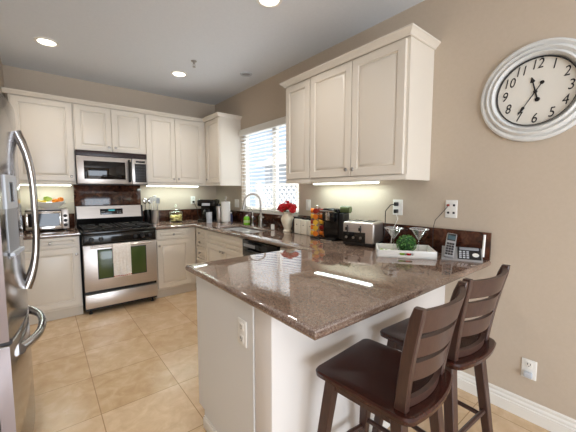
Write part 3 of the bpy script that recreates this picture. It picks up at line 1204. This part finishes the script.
m = MB(); m.lathe([(.036, 0), (.038, .004), (.038, .20), (.030, .225)], (0, 0, 0), 22)
m.build('body', 'steel', t)
m = MB(); m.lathe([(.031, .225), (.031, .255), (.02, .262), (.003, .263)], (0, 0, 0), 20)
m.build('lid', 'black', t)

t = thing('paper_towel_holder', 'white paper towel roll on an upright metal holder in the corner', 'paper towels', (1.985, 3.84, ZC))
m = MB(); m.lathe([(.075, 0), (.075, .008), (.01, .012)], (0, 0, 0), 28)
m.build('base', 'nickel', t)
m = MB(); m.lathe([(.007, .01), (.007, .33), (.015, .335), (.018, .35), (.010, .365), (.002, .367)], (0, 0, 0), 14)
m.build('pole', 'nickel', t)
m = MB(); m.lathe([(.020, .013), (.062, .013), (.062, .29), (.020, .29), (.020, .20)], (0, 0, 0), 30)
m.build('paper_roll', pmat('white_paper', (244, 241, 236), .9), t)
t = thing('small_bottle', 'small blue-grey bottle right of the paper towels', 'bottle', (2.08, 3.87, ZC))
m = MB(); m.lathe([(.022, 0), (.024, .004), (.024, .09), (.012, .105), (.012, .12)], (0, 0, 0), 16)
m.build('bottle', pmat('blue_grey_plastic', (86, 92, 130), .3), t)
m = MB(); m.lathe([(.013, .12), (.013, .138), (.003, .14)], (0, 0, 0), 14)
m.build('cap', 'plate', t)

# ------------------------------------------------------------------ vase and flowers
VX, VY = 2.05, 2.545
t = thing('flower_vase', 'cream ceramic urn vase holding red flowers right of the sink', 'vase', (VX, VY, ZC))
m = MB(); m.lathe([(.002, .004), (.048, 0), (.050, .008), (.038, .022), (.040, .04), (.058, .08), (.070, .12), (.070, .145), (.055, .175), (.044, .19), (.052, .212), (.047, .212), (.038, .19), (.030, .10), (.002, .09)], (0, 0, 0), 32, cap=False)
m.build('urn', add_noise(pmat('cream_glaze', (232, 222, 200), .25), (238, 230, 210), (220, 204, 176), 12, 4), t)
m = MB()
for s_ in (-1, 1):
    m.tube([(0, s_ * .066, .13), (0, s_ * .085, .155), (0, s_ * .078, .185), (0, s_ * .052, .195)], .006, 8)
m.build('handles', 'kick', t)
MR = add_noise(pmat('red_petals', (214, 22, 30), .5), (226, 30, 36), (178, 10, 20), 40, 2)
MS = pmat('flower_stem', (60, 100, 40), .5)


def flower(parent):
    rr = random.Random(5)
    m = MB()
    for ring, (n, r, tilt, w_) in enumerate(((4, .010, 80, .5), (6, .018, 62, .45), (8, .026, 40, .42), (9, .031, 15, .42), (9, .028, -20, .42))):
        for k in range(n):
            a = 2 * PI * (k + ring * .5) / n + rr.uniform(-.12, .12)
            mt = Matrix.Rotation(a, 4, 'Z') @ Matrix.Rotation(-math.radians(tilt + rr.uniform(-8, 8)), 4, 'Y')
            L = r + .006
            pts = [[(.002, -.002, 0), (.002, .002, 0)], [(L * .5, -L * w_, .003), (L * .5, L * w_, .003)],
                   [(L * .9, -L * w_, .005), (L * .9, L * w_, .001)], [(L * 1.1, -L * .2, .001), (L * 1.1, L * .2, .004)]]
            m.grid([[mt @ Vector(p) for p in r_] for r_ in pts])
    o = m.build('blossom', MR, parent)
    md = o.modifiers.new('thick', 'SOLIDIFY'); md.thickness = .0015
    return o


FL = [(0, 0, .305, 0, 0), (.045, .02, .275, 25, 20), (-.045, .025, .27, -25, 20), (.01, .07, .265, 0, 45), (.0, -.07, .262, 0, -45),
      (-.05, -.04, .265, -30, -25), (.05, -.045, .262, 30, -25), (-.065, .0, .245, -50, 0), (.02, .10, .235, 5, 65), (-.02, -.105, .24, -10, -65), (-.04, .075, .25, -35, 50)]
proto = None
for i, (dx, dy, dz, tx, ty) in enumerate(FL):
    t = thing('red_flower', 'red blossom in the cream urn vase beside the sink', 'flower', (VX, VY, ZC + .17), 0, 'red flowers in the urn vase')
    if proto is None:
        proto = flower(t)
        b_ = proto
    else:
        b_ = proto.copy(); C.objects.link(b_); b_.parent = t
    b_.location = (dx, dy, dz - .17)
    b_.rotation_euler = (math.radians(-ty), math.radians(tx), i * .7)
    m = MB(); m.tube([(dx * .1, dy * .1, -.06), (dx * .35, dy * .35, (dz - .17) * .5), (dx, dy, dz - .175)], .0025, 6)
    m.build('stem', MS, t)

# ------------------------------------------------------------------ canisters
MCAN = pmat('cream_canister', (236, 230, 214), .25)
for k, (y, h_, lab) in enumerate(((2.345, .155, 'cream canister next to the flower vase, first of three'), (2.245, .152, 'middle cream canister of the three, between two others'),
                             (2.145, .150, 'cream canister nearest the pod carousel'))):
    t = thing('canister', lab, 'canister', (2.055, y, ZC), 0, 'cream canisters')
    m = MB(); m.box(-.045, .045, -.045, .045, 0, h_, .012, 3)
    m.build('body', MCAN, t)
    m = MB(); m.box(-.036, .036, -.036, .036, h_ - .002, h_ + .016, .004)
    m.build('lid', 'black', t)
    m = MB(); m.ball((-.046, 0, h_ * .62), .006, 1)
    m.build('knob', 'slot', t)
t = thing('black_tray_stand', 'black arched wire holder standing between the vase and canisters', 'holder', (2.055, 2.425, ZC))
m = MB(); m.tube([(-.05, -.02, .004), (-.05, -.02, .10), (-.035, -.018, .145), (0, -.016, .165), (.035, -.018, .145), (.05, -.02, .10), (.05, -.02, .004)], .006, 8)
m.box(-.055, .055, -.026, .0, 0, .008, .002)
m.build('wire', 'black_matte', t)

# ------------------------------------------------------------------ pod carousel and pod machine
t = thing('pod_carousel', 'tall carousel stand loaded with orange and yellow coffee pods', 'pod holder', (1.985, 2.02, ZC))
m = MB(); m.lathe([(.065, 0), (.068, .004), (.065, .016), (.01, .02)], (0, 0, 0), 28)
m.build('base', 'black', t)
m = MB()
m.lathe([(.008, .01), (.008, .285), (.014, .29), (.016, .30), (.002, .308)], (0, 0, 0), 12)
for k in range(4):
    a = k * R90 + .5
    for s_ in (-.018, .018):
        ca, sa = math.cos(a), math.sin(a)
        m.tube([(ca * .022 - sa * s_, sa * .022 + ca * s_, .015), (ca * .022 - sa * s_, sa * .022 + ca * s_, .285)], .002, 5)
m.build('rack', 'chrome', t)
PCOL = [pmat('orange_pod_foil', (236, 130, 36), .3, .3), pmat('yellow_pod_foil', (240, 190, 60), .3, .3), pmat('maroon_pod_foil', (150, 40, 30), .3, .3)]
pr = []
for ci, cm in enumerate(PCOL):
    pr.append(cm)
pod0 = {}
for k in range(4):
    a = k * R90 + .5
    for j in range(5):
        ci = (k + j * 2) % 3 if k % 2 else (0, 1, 1, 0, 2)[j]
        cname = ('orange', 'yellow', 'maroon')[ci]
        rowname = ('lowest', 'second lowest', 'middle', 'second highest', 'top')[j]
        lab = '%s coffee pod in the %s row of the carousel' % (cname, rowname)
        loc = (1.985 + .023 * math.cos(a), 2.02 + .023 * math.sin(a), ZC + .045 + j * .052)
        if ci not in pod0:
            p_ = thing('coffee_pod', lab, 'coffee pod', loc, math.degrees(a), 'coffee pods on the carousel')
            m = MB(); m.lathe([(.016, .002), (.018, .006), (.022, .032), (.0245, .033), (.0245, .035), (.002, .036)], (0, 0, 0), 18, 'x')
            m.build('cup', pr[ci], p_)
            m = MB(); m.lathe([(.012, .0355), (.012, .037), (.002, .0375)], (0, 0, 0), 14, 'x')
            m.build('foil_mark', pr[ci], p_)
            pod0[ci] = p_
        else:
            dup(pod0[ci], None, loc, math.degrees(a), lab)

t = thing('pod_coffee_machine', 'black pod coffee machine with chrome handle beside the chrome toaster', 'coffee machine', (1.975, 1.84, ZC), -78)
m = MB(); m.box(-.075, .075, -.06, .13, 0, .03, .008)
m.build('base', 'black', t)
m = MB(); m.box(-.075, .075, .0, .13, .02, .28, .014)
m.build('body', 'black', t)
m = MB(); m.box(-.062, .062, -.055, .03, .165, .285, .018)
m.build('brew_head', 'black', t)
m = MB()
m.tube([(-.066, -.0, .24), (-.066, -.07, .262), (.066, -.07, .262), (.066, .0, .24)], .007, 8)
m.build('lever', 'chrome', t)
m = MB(); m.box(-.055, .055, -.085, -.015, .0, .014, .004)
m.build('drip_tray', 'chrome', t)
m = MB(); m.box(-.02, .02, -.058, -.053, .18, .25, .002)
m.build('badge_plate', 'chrome', t)
m = MB(); m.tube([(.078, .05, .275), (.165, .05, .275)], .030, 20)
m.build('water_tank', pmat('smoky_green_plastic', (84, 92, 58), .12), t)
m = MB(); m.box(.075, .125, 0, .11, .02, .245, .01)
m.build('side_housing', 'black_matte', t)

# ------------------------------------------------------------------ toaster
t = thing('toaster', 'brushed stainless four-slice toaster with black lower panel and two levers', 'toaster', (1.91, 1.49, ZC), -74)
m = MB(); m.box(-.125, .125, 0, .215, .008, .03, .004)
m.build('base', 'black_matte', t)
m = MB(); m.box(-.13, .13, .0, .22, .022, .192, .018, 4)
bd = m.build('body', 'steel', t)
m = MB()
for x in (-.08, -.035, .035, .08):
    m.box(x - .014, x + .014, .03, .19, .1915, .1935)
m.build('slots', 'slot', bd)
m = MB(); m.box(-.128, .060, -.006, .004, .03, .112, .003)
m.build('control_panel', 'black', t)
for x in (-.09, .02):
    m = MB(); m.box(x - .005, x + .005, -.003, .002, .10, .165, .001)
    m.build('lever_slot', 'slot', t)
    m = MB(); m.box(x - .010, x + .010, -.024, -.002, .125, .152, .005)
    m.build('lever', 'black_matte', t)
for x in (-.095, -.035, .025):
    m = MB(); m.lathe([(.010, 0), (.009, -.008), (.003, -.010)], (x, -.006, .07), 14, 'y')
    m.build('dial', 'nickel', t)

# ------------------------------------------------------------------ serving tray, martini glasses, topiary
TA = -53
tx, ty = 1.702, 1.168
ca, sa = math.cos(math.radians(TA)), math.sin(math.radians(TA))


def TL(x, y, z=0):
    return (tx + x * ca - y * sa, ty + x * sa + y * ca, ZC + z)


t = thing('serving_tray', 'white rectangular serving tray with slot handles on the peninsula', 'tray', (tx, ty, ZC), TA)
TWD, TDP = .365, .262
m = MB()
m.box(0, TWD, 0, TDP, 0, .008)
m.box(0, TWD, TDP - .01, TDP, 0, .05, .002)
m.box(0, .01, 0, TDP, 0, .05, .002)
m.box(TWD - .01, TWD, 0, TDP, 0, .05, .002)
m.box(0, TWD, 0, .01, 0, .018).box(0, TWD, 0, .01, .034, .05, .002)
m.box(0, .135, 0, .01, .016, .036).box(.225, TWD, 0, .01, .016, .036)
m.build('tray', 'plate', t)


def martini(x, y, label):
    t = thing('martini_glass', label, 'glass', TL(x, y, .009), 0, 'martini glasses on the tray')
    m = MB()
    m.lathe([(.036, 0), (.036, .002), (.006, .006), (.0042, .012), (.0042, .085), (.006, .09), (.063, .165), (.0615, .165), (.0045, .093)], (0, 0, 0), 36, cap=False)
    m.build('bowl_and_stem', 'glass', t)
    m = MB()
    m.tube([(.0625 * math.cos(2 * PI * k / 36), .0625 * math.sin(2 * PI * k / 36),   .165) for k in range(36)], .0018, 6, closed=True)
    m.build('rim', pmat('painted_rim_highlight', (235, 238, 238), .1), t)  # opaque near-white ring: the glass edge highlight is put into the colour
    return t


martini(.118, .19, 'empty martini glass at the left of the green ball on the tray')
martini(.283, .175, 'empty martini glass at the right of the green ball on the tray')

t = thing('topiary_ball', 'round green artificial boxwood ball on the white tray', 'topiary', TL(.195, .115, .075))
m = MB(); m.ball((0, 0, 0), .056, 2)
m.build('core', pmat('dark_green_core', (24, 60, 20), .8), t)
m = MB()
rr = random.Random(9)
for k in range(900):
    z = rr.uniform(-1, 1); a = rr.uniform(0, 2 * PI)
    r_ = math.sqrt(1 - z * z)
    n = Vector((r_ * math.cos(a), r_ * math.sin(a), z))
    tng = n.cross(Vector((rr.uniform(-1, 1), rr.uniform(-1, 1), rr.uniform(-1, 1)))).normalized()
    sd = n.cross(tng)
    p = n * rr.uniform(.053, .062)
    d = (n * .6 + tng * .8).normalized()
    L = rr.uniform(.009, .014)
    m.mi = rr.choice((0, 0, 1))
    m.poly([p, p + d * L * .5 + sd * L * .32, p + d * L, p + d * L * .5 - sd * L * .32])
lv = m.build('leaves', [pmat('leaf_green', (44, 104, 34), .5), pmat('leaf_light_green', (104, 160, 70), .5)], t, smooth=False)

ML = add_noise(pmat('lime_skin', (130, 170, 40), .4), (120, 164, 36), (160, 190, 70), 60, 2)
for k, (x, y) in enumerate(((.035, .055), (.062, .080), (.078, .048), (.100, .075), (.035, .10))):
    t = thing('lime', 'small green lime lying in the left half of the white tray', 'lime', TL(x, y, .0255), rr.uniform(0, 90), 'limes on the tray')
    m = MB(); m.ball((0, 0, 0), .0155, 2, (1.15, 1, 1)); m.build('skin', ML, t)
t = thing('lime', 'green lime seen through the slot in the front of the tray', 'lime', TL(.160, .030, .026), 20)
m = MB(); m.ball((0, 0, 0), .016, 2, (1.2, 1, 1)); m.build('skin', ML, t)
t = thing('strawberry', 'red strawberry seen through the slot in the front of the tray', 'fruit', TL(.20, .028, .026), 0)
m = MB(); m.lathe([(.002, -.017), (.010, -.012), (.015, 0), (.014, .010), (.004, .015)], (0, 0, 0), 14, 'x'); m.build('berry', MR, t)
m = MB()
for k in range(5):
    a = k * 2 * PI / 5
    m.poly([(.015, .001, 0), (.017, .01 * math.cos(a), .01 * math.sin(a)), (.013, .013 * math.cos(a + .3), .013 * math.sin(a + .3))])
m.build('leaf_cap', MS, t)
MN = add_noise(pmat('pink_napkin', (226, 190, 176), .9), (232, 200, 186), (212, 168, 154), 30, 3)
t = thing('folded_napkin', 'folded pink napkin lying in the right half of the tray', 'napkin', TL(.295, .075, .008), -50)
m = MB(); m.box(-.045, .045, -.05, .05, 0, .008, .003); m.box(-.043, .045, -.048, .048, .008, .015, .003)
m.build('cloth', MN, t)

# ------------------------------------------------------------------ telephone
PHX, PHY, PHR = 2.065, .790, -66
t = thing('cordless_phone_base', 'silver and black cordless telephone answering base by the right-wall splashback', 'telephone', (PHX, PHY, ZC), PHR)
t.scale = (1.12, 1.0, 1.12)
m = MB()
m.prism([(-.10, -.06, 0), (-.10, .055, 0), (-.10, .055, .055), (-.10, .035, .065), (-.10, -.06, .010)], (.20, 0, 0))
m.build('body', 'handset_silver', t)
sl = math.atan2(.055, .095)
mt = Matrix.Translation((0, -.0125, .0375)) @ Matrix.Rotation(sl, 4, 'X')
m = MB(); m.box(-.020, .094, -.052, .054, -.002, .0022, .001, mat=mt)
kp = m.build('keypad_plate', 'black_matte', t)
m = MB()
for r_ in range(4):
    for c_ in range(3):
        m.box(-.012 + c_ * .018, .000 + c_ * .018, -.045 + r_ * .017, -.036 + r_ * .017, .002, .0045, mat=mt)
m.build('number_keys', 'lightgrey', kp)
m = MB(); m.lathe([(.016, .002), (.016, .005), (.003, .006)], (.068, -.015, 0), 20)
for v in m.bm.verts:
    v.co = mt @ v.co
m.build('navigation_disc', 'plate', kp)
m = MB(); m.box(-.010, .085, .026, .048, .002, .006, .002, mat=mt)
m.build('display', 'grey', kp)
m = MB(); m.tube([(.106, .020, .02), (.110, .020, .145)], [.007, .006], 8)
m.build('antenna', 'plate', t)
hs = thing('cordless_handset', 'silver cordless handset with dark keys standing in the telephone base', 'telephone handset', (PHX, PHY, ZC), PHR)
hs.scale = (1.12, 1.0, 1.12)
mt = Matrix.Translation((-.062, -.028, .045)) @ Matrix.Rotation(math.radians(8), 4, 'Y') @ Matrix.Rotation(math.radians(50), 4, 'X')
m = MB(); m.box(-.026, .026, -.045, .115, -.004, .020, .008, 3, mat=mt)
m.build('body', 'handset_silver', hs)
m = MB(); m.box(-.019, .019, .068, .096, .0195, .0215, .001, mat=mt)
m.build('screen', pmat('handset_screen', (70, 90, 96), .1), hs)
m = MB(); m.box(-.021, .021, .060, .108, .0185, .0203, .001, mat=mt)
m.build('bezel', 'black_matte', hs)
m = MB()
for r_ in range(5):
    for c_ in range(3):
        m.box(-.020 + c_ * .0135, -.008 + c_ * .0135, -.036 + r_ * .017, -.023 + r_ * .017, .0195, .022, .001, mat=mt)
m.build('keys', 'gasket', hs)

# ------------------------------------------------------------------ wall plates
def plate(name, label, loc, rz, kind='duplex', w=.072, h=.115):
    """front faces local -y"""
    t = thing(name, label, 'switch' if kind == 'switch' else 'outlet', loc, rz)
    m = MB(); m.box(-w / 2, w / 2, -.006, 0, -h / 2, h / 2, .003, 3)
    m.build('plate', 'plate', t)
    if kind == 'duplex':
        for z in (-.028, .028):
            m = MB(); m.box(-.017, .017, -.0085, -.004, z - .016, z + .016, .003)
            q = m.build('socket', 'trim', t)
            m = MB(); m.box(-.008, -.005, -.0092, -.008, z - .002, z + .009).box(.005, .008, -.0092, -.008, z - .002, z + .009).box(-.002, .002, -.0092, -.008, z - .011, z - .006)
            m.build('slots', 'slot', q)
    elif kind == 'switch':
        m = MB(); m.box(-.016, .016, -.010, -.004, -.032, .032, .003)
        m.build('rocker', 'trim', t)
    elif kind == 'jack':
        m = MB()
        for x in (-.018, .018):
            for z in (-.026, .026):
                m.box(x - .007, x + .007, -.0075, -.004, z - .007, z + .007, .001)
        m.build('jacks', 'gasket', t)
    return t


RZR = -90  # plates on the right wall
plate('wall_outlet', 'white wall outlet low on the right wall above the baseboard', (XW, .433, .306), RZR)
m = MB()
t = thing('night_light', 'small white plug-in device in the lower socket of the low wall outlet', 'plug-in device', (XW - .009, .433, .278), RZR)
m.box(-.02, .02, -.02, 0, -.018, .016, .006); m.build('body', 'lightgrey', t)
plate('telephone_jack_plate', 'white four-port wall plate above the telephone', (XW, .908, 1.227), RZR, 'jack', .078, .122)
plate('wall_outlet', 'white wall outlet above the tray holding two black plugs', (XW, 1.311, 1.222), RZR, 'duplex', .085, .122)
plate('light_switch', 'white switch plate on the right wall above the canisters', (XW, 2.347, 1.204), RZR, 'switch')
plate('light_switch', 'white switch plate in the corner above the paper towels', (XW, 3.86, 1.175), RZR, 'switch', .118)
plate('wall_outlet', 'white wall outlet on the back wall behind the drip coffee maker', (1.784, YB, 1.214), 0, 'duplex')
plate('wall_outlet', 'white outlet on the end panel of the peninsula', (.660, 1.135, .725), -90, 'duplex', .072, .118)

# plugs and cords
for (z, lab, pts) in ((1.25, 'black plug with cord curling down left from the upper socket above the toaster', [(-.03, .0, 0), (-.05, .03, -.01), (-.045, .075, -.06), (-.03, .085, -.14), (-.03, .09, -.25), (-.05, .10, -.332)]),
                      (1.194, 'black plug with pale cord hanging below the upper plug behind the tray', None)):
    t = thing('plug', lab, 'plug', (XW - .009, 1.311, z), 0)
    m = MB(); m.box(-.034, 0, -.013, .013, -.017, .013, .006, 3); m.build('body', 'black_matte', t)
    m = MB()
    if pts:
        m.tube(pts, .0035, 8); m.build('cord', 'black_matte', t)
    else:
        m.tube([(-.02, 0, -.012), (-.022, -.02, -.06), (-.024, -.005, -.10), (-.03, .02, -.15), (-.06, .01, -.275)], .0022, 8); m.build('cord', 'plate', t)
jp = [o for o in bpy.data.objects if o.name.startswith('telephone_jack_plate')][0]
q_ = lambda dx, dy, dz: (-dy - .012, dx - .002, dz + .018)
m = MB(); m.tube([q_(0, .006, .008), q_(-.012, .014, -.01), q_(-.012, .05, -.055), q_(-.020, .085, -.10), q_(-.024, .095, -.155), q_(-.03, .09, -.325)], .002, 8); o = m.build('telephone_cord', 'gasket', jp)
m = MB(); m.box(-.025, -.011, -.018, -.006, .020, .032, .001); m.build('connector', pmat('red_connector', (150, 40, 30), .4), jp)
t = thing('plug', 'black plug in the back wall outlet behind the drip coffee maker', 'plug', (1.784, YB - .009, 1.19), 0)
m = MB(); m.box(-.013, .013, -.03, 0, -.016, .012, .005); m.build('body', 'black_matte', t)
m = MB(); m.tube([(0, -.025, -.01), (.01, -.04, -.04), (.03, -.06, -.10), (.04, -.08, -.20), (.06, -.12, -.272)], .0035, 8); m.build('cord', 'black_matte', t)

# ------------------------------------------------------------------ wall clock
t = thing('wall_clock', 'large round whitewashed wall clock with black numerals on the right wall', 'clock', (XW, .485, 1.90), -90)
R_ = .272
m = MB()
prof = [(R_ - .01, 0), (R_, -.008), (R_ - .003, -.020), (R_ - .014, -.026), (R_ - .024, -.020), (R_ - .028, -.016), (R_ - .034, -.030), (R_ - .044, -.038), (R_ - .053, -.030), (R_ - .057, -.024),
        (R_ - .063, -.036), (R_ - .070, -.042), (R_ - .077, -.034), (R_ - .080, -.024), (R_ - .088, -.012), (R_ - .088, -.004)]
m.lathe(prof, (0, 0, 0), 72, 'y', cap=False)
m.build('frame', 'clockframe', t)
m = MB(); m.lathe([(.183, -.004), (.183, -.010), (.0005, -.010)], (0, 0, 0), 64, 'y', cap=False)
fc = m.build('face', 'clockface', t)
m = MB(); m.lathe([(.1835, -.024), (.1800, -.026), (.1785, -.012)], (0, 0, 0), 64, 'y', cap=False)
m.build('inner_rim', 'ink', t)


def text_mesh(s, size, shear=0.22, off=0.0):
    cu = bpy.data.curves.new('numeral', 'FONT')
    cu.body = s
    cu.size = size
    cu.align_x = 'CENTER'
    cu.align_y = 'CENTER'
    cu.shear = shear
    cu.offset = off
    cu.extrude = .0004
    o = bpy.data.objects.new('numeral', cu)
    C.objects.link(o)
    bpy.context.view_layer.update()
    dg = bpy.context.evaluated_depsgraph_get()
    me = bpy.data.meshes.new_from_object(o.evaluated_get(dg))
    bpy.data.objects.remove(o)
    bpy.data.curves.remove(cu)
    return me


for k in range(1, 13):
    a = math.radians(30 * k)
    me = text_mesh(str(k), .074)
    # seriffed look: thin horizontal feet are too small to see; narrow the digits
    me.transform(Matrix.Diagonal((.78, 1.0, 1, 1)))
    me.materials.append(M['ink'])
    o = bpy.data.objects.new('numeral', me)
    C.objects.link(o)
    o.parent = fc
    o.rotation_euler = (R90, 0, 0)
    o.location = (.146 * math.sin(a), -.0112, .146 * math.cos(a))


def hand(name, ang, L, w, ringpos, ringr, tail, y):
    a = math.radians(ang)
    m = MB()
    mt = Matrix.Rotation(a, 4, 'Y')
    P = lambda x, z: mt @ Vector((x, y, z))
    pts = [(-w * .4, -tail), (w * .4, -tail), (w * .5, 0), (w * .35, L * .62), (w * 1.5, L * .68), (w * .2, L), (-w * .2, L), (-w * 1.5, L * .68), (-w * .35, L * .62), (-w * .5, 0)]
    m.prism([P(x, z) for x, z in pts], (0, -.0012, 0))
    m.prism([P(ringr * math.cos(q * PI / 8), -tail + ringr * math.sin(q * PI / 8)) for q in range(16)], (0, -.0012, 0))
    return m.build(name, 'ink', t)


hand('hour_hand', 346, .085, .008, 0, .012, .045, -.013)
hand('minute_hand', 213, .138, .0055, 0, .010, .052, -.0155)
m = MB(); m.lathe([(.009, -.010), (.009, -.018), (.002, -.019)], (0, 0, 0), 16, 'y')
m.build('centre_cap', 'ink', t)

# ------------------------------------------------------------------ ceiling fixtures
for (x, y), lab in zip(CANS, ('lit recessed ceiling light above the left counter', 'lit recessed ceiling light above the sink corner of the kitchen', 'lit recessed ceiling light at the top centre of the photo', 'recessed ceiling light above the refrigerator')):
    t = thing('recessed_light', lab, 'light', (x, y, H), 0, 'recessed ceiling lights')
    m = MB(); m.lathe([(.092, -.0005), (.092, -.006), (.072, -.010), (.068, -.006), (.066, -.001)], (0, 0, 0), 36, cap=False)
    m.build('trim_ring', 'trim', t)
    m = MB(); m.lathe([(.068, -.0025), (.0005, -.0045)], (0, 0, 0), 32)
    m.build('lamp', 'lamp', t)
t = thing('ceiling_vent', 'small round unlit grey fixture on the ceiling near the right wall', 'ceiling fixture', (1.893, 3.113, H))
m = MB(); m.lathe([(.07, 0), (.07, -.006), (.055, -.012), (.045, -.006)], (0, 0, 0), 32, cap=False)
m.build('ring', 'lightgrey', t)
m = MB(); m.lathe([(.046, -.003), (.03, -.008), (.0005, -.010)], (0, 0, 0), 28)
m.build('insert', 'grey', t)
t = thing('fire_sprinkler', 'small fire sprinkler head hanging from the ceiling', 'sprinkler', (1.292, 3.151, H))
m = MB(); m.lathe([(.03, 0), (.03, -.004), (.012, -.008), (.008, -.03)], (0, 0, 0), 20)
m.build('escutcheon', 'nickel', t)
m = MB(); m.tube([(-.008, 0, -.028), (-.012, 0, -.04), (-.003, 0, -.055)], .002, 6); m.tube([(.008, 0, -.028), (.012, 0, -.04), (.003, 0, -.055)], .002, 6)
m.lathe([(.004, -.055), (.016, -.058), (.016, -.060), (.002, -.061)], (0, 0, 0), 16)
m.build('deflector', 'nickel', t)


# ------------------------------------------------------------------ bar stools
def make_stool(label, loc, rz):
    t = thing('bar_stool', label, 'bar stool', loc, rz, 'bar stools at the peninsula')
    ZS = .652
    # saddle seat
    m = MB()
    hw, hd, th = .190, .195, .030
    n = 16

    def outline(z, ins, dz):
        pts = []
        # rounded rectangle, rear edge bowed out
        cr = .03
        for cx, cy, a0 in ((hw - cr, hd - cr, 0), (-hw + cr, hd - cr, 90), (-hw + cr, -hd + cr, 180), (hw - cr, -hd + cr, 270)):
            for k in range(6):
                a = math.radians(a0 + 18 * k)
                pts.append((cx + cr * math.cos(a), cy + cr * math.sin(a)))
        out = []
        dens = []
        for i in range(len(pts)):
            p, q = Vector(pts[i]), Vector(pts[(i + 1) % len(pts)])
            dens.append(p)
            if (q - p).length > .05:
                for k in range(1, 8):
                    dens.append(p.lerp(q, k / 8))
        for p in dens:
            x, y = p
            if y < 0:
                y -= .030 * (1 - (x / hw) ** 2) * (-y / hd)
            s_ = 1 - ins / hw
            out.append((x * s_, y * s_, z + dz))
        return out
    rows = [outline(ZS - th, .012, 0), outline(ZS - th + .006, .002, 0), outline(ZS - .008, 0, 0), outline(ZS - .001, .004, 0), outline(ZS, .012, 0), outline(ZS - .003, .045, 0), outline(ZS - .008, .09, 0), outline(ZS - .010, .15, 0), outline(ZS - .009, .187, 0)]
    m.grid(rows, closed_u=True, cap=True)
    m.build('seat', 'woodseat', t)
    m = MB()
    m.box(-.145, .145, .128, .148, ZS - .075, ZS - th + .002).box(-.145, .145, -.148, -.128, ZS - .075, ZS - th + .002)
    m.box(-.148, -.128, -.14, .14, ZS - .075, ZS - th + .002).box(.128, .148, -.14, .14, ZS - .075, ZS - th + .002)
    m.build('apron', 'wood', t)
    # legs
    L = {}
    for sx in (-1, 1):
        for sy in (-1, 1):
            top = Vector((sx * .135, sy * .135, ZS - th))
            bot = Vector((sx * .190, sy * .205, 0))
            m = MB()
            rows = []
            for u, h_ in ((0, .022), (.5, .020), (1, .016)):
                c = top.lerp(bot, u)
                rows.append([(c.x + a * h_, c.y + b_ * h_, c.z) for a, b_ in ((-1, -.85), (-.85, -1), (.85, -1), (1, -.85), (1, .85), (.85, 1), (-.85, 1), (-1, .85))])
            m.grid(rows, closed_u=True, cap=True)
            m.build('leg', 'wood', t)
            L[(sx, sy)] = (top, bot)

    def at(sx, sy, z):
        top, bot = L[(sx, sy)]
        return top.lerp(bot, (top.z - z) / top.z)
    for a, b_, z in (((-1, 1), (1, 1), .22), ((-1, -1), (1, -1), .30), ((-1, -1), (-1, 1), .26), ((1, -1), (1, 1), .26)):
        m = MB()
        p, q = at(*a, z), at(*b_, z)
        if z == .22:
            m.tube([p, p.lerp(q, .25) + Vector((0, .018, 0)), p.lerp(q, .5) + Vector((0, .024, 0)), p.lerp(q, .75) + Vector((0, .018, 0)), q], .013, 8)
            m.build('footrest', 'wood', t)
        else:
            m.tube([p, q], .011, 8)
            m.build('stretcher', 'wood', t)
    # back posts, curved gently back
    ztop = 1.012
    def post(s_, u):
        x = s_ * (.148 + .040 * u)
        y = -.150 - .035 * u - .03 * u * u
        return Vector((x, y, ZS - .012 + (ztop - ZS + .012) * u))
    for s_ in (-1, 1):
        m = MB()
        rows = []
        for k in range(11):
            u = k / 10
            c = post(s_, u)
            hx_, hy_ = .014, .021 - .002 * u
            if k == 10:
                hx_, hy_ = .011, .015
            rows.append([(c.x + a * hx_, c.y + b_ * hy_, c.z) for a, b_ in ((-1, -.8), (-.7, -1), (.7, -1), (1, -.8), (1, .8), (.7, 1), (-.7, 1), (-1, .8))])
        m.grid(rows, closed_u=True, cap=True)
        m.build('back_post', 'wood', t)

    def slat(z0, z1, bowd, name='back_slat'):
        m = MB()
        rows = []
        n = 14
        for i in range(n + 1):
            v = -1 + 2 * i / n
            ring = []
            for z, side in ((z0, -1), (z1, -1), (z1, 1), (z0, 1)):
                u = (z - ZS + .012) / (ztop - ZS + .012)
                c = post(1, u)
                y = c.y - bowd * (1 - v * v) + .002
                ring.append((c.x * v * .99, y + side * .0085, z))
            rows.append(ring)
        m.grid(rows, closed_u=True, cap=True)
        return m.build(name, 'wood', t, ang=50)
    slat(.925, 1.002, .045)
    slat(.838, .905, .043)
    slat(.752, .818, .040)
    slat(ZS + .0, ZS + .032, .030, 'lower_rail')
    return t


s1 = make_stool('dark espresso wooden bar stool nearest the camera, tucked under the peninsula', (.998, .648, 0), 4.5)
s2 = dup(s1, None, (1.453, .656, 0), -3, 'dark espresso wooden bar stool nearer the right wall, behind the other stool')
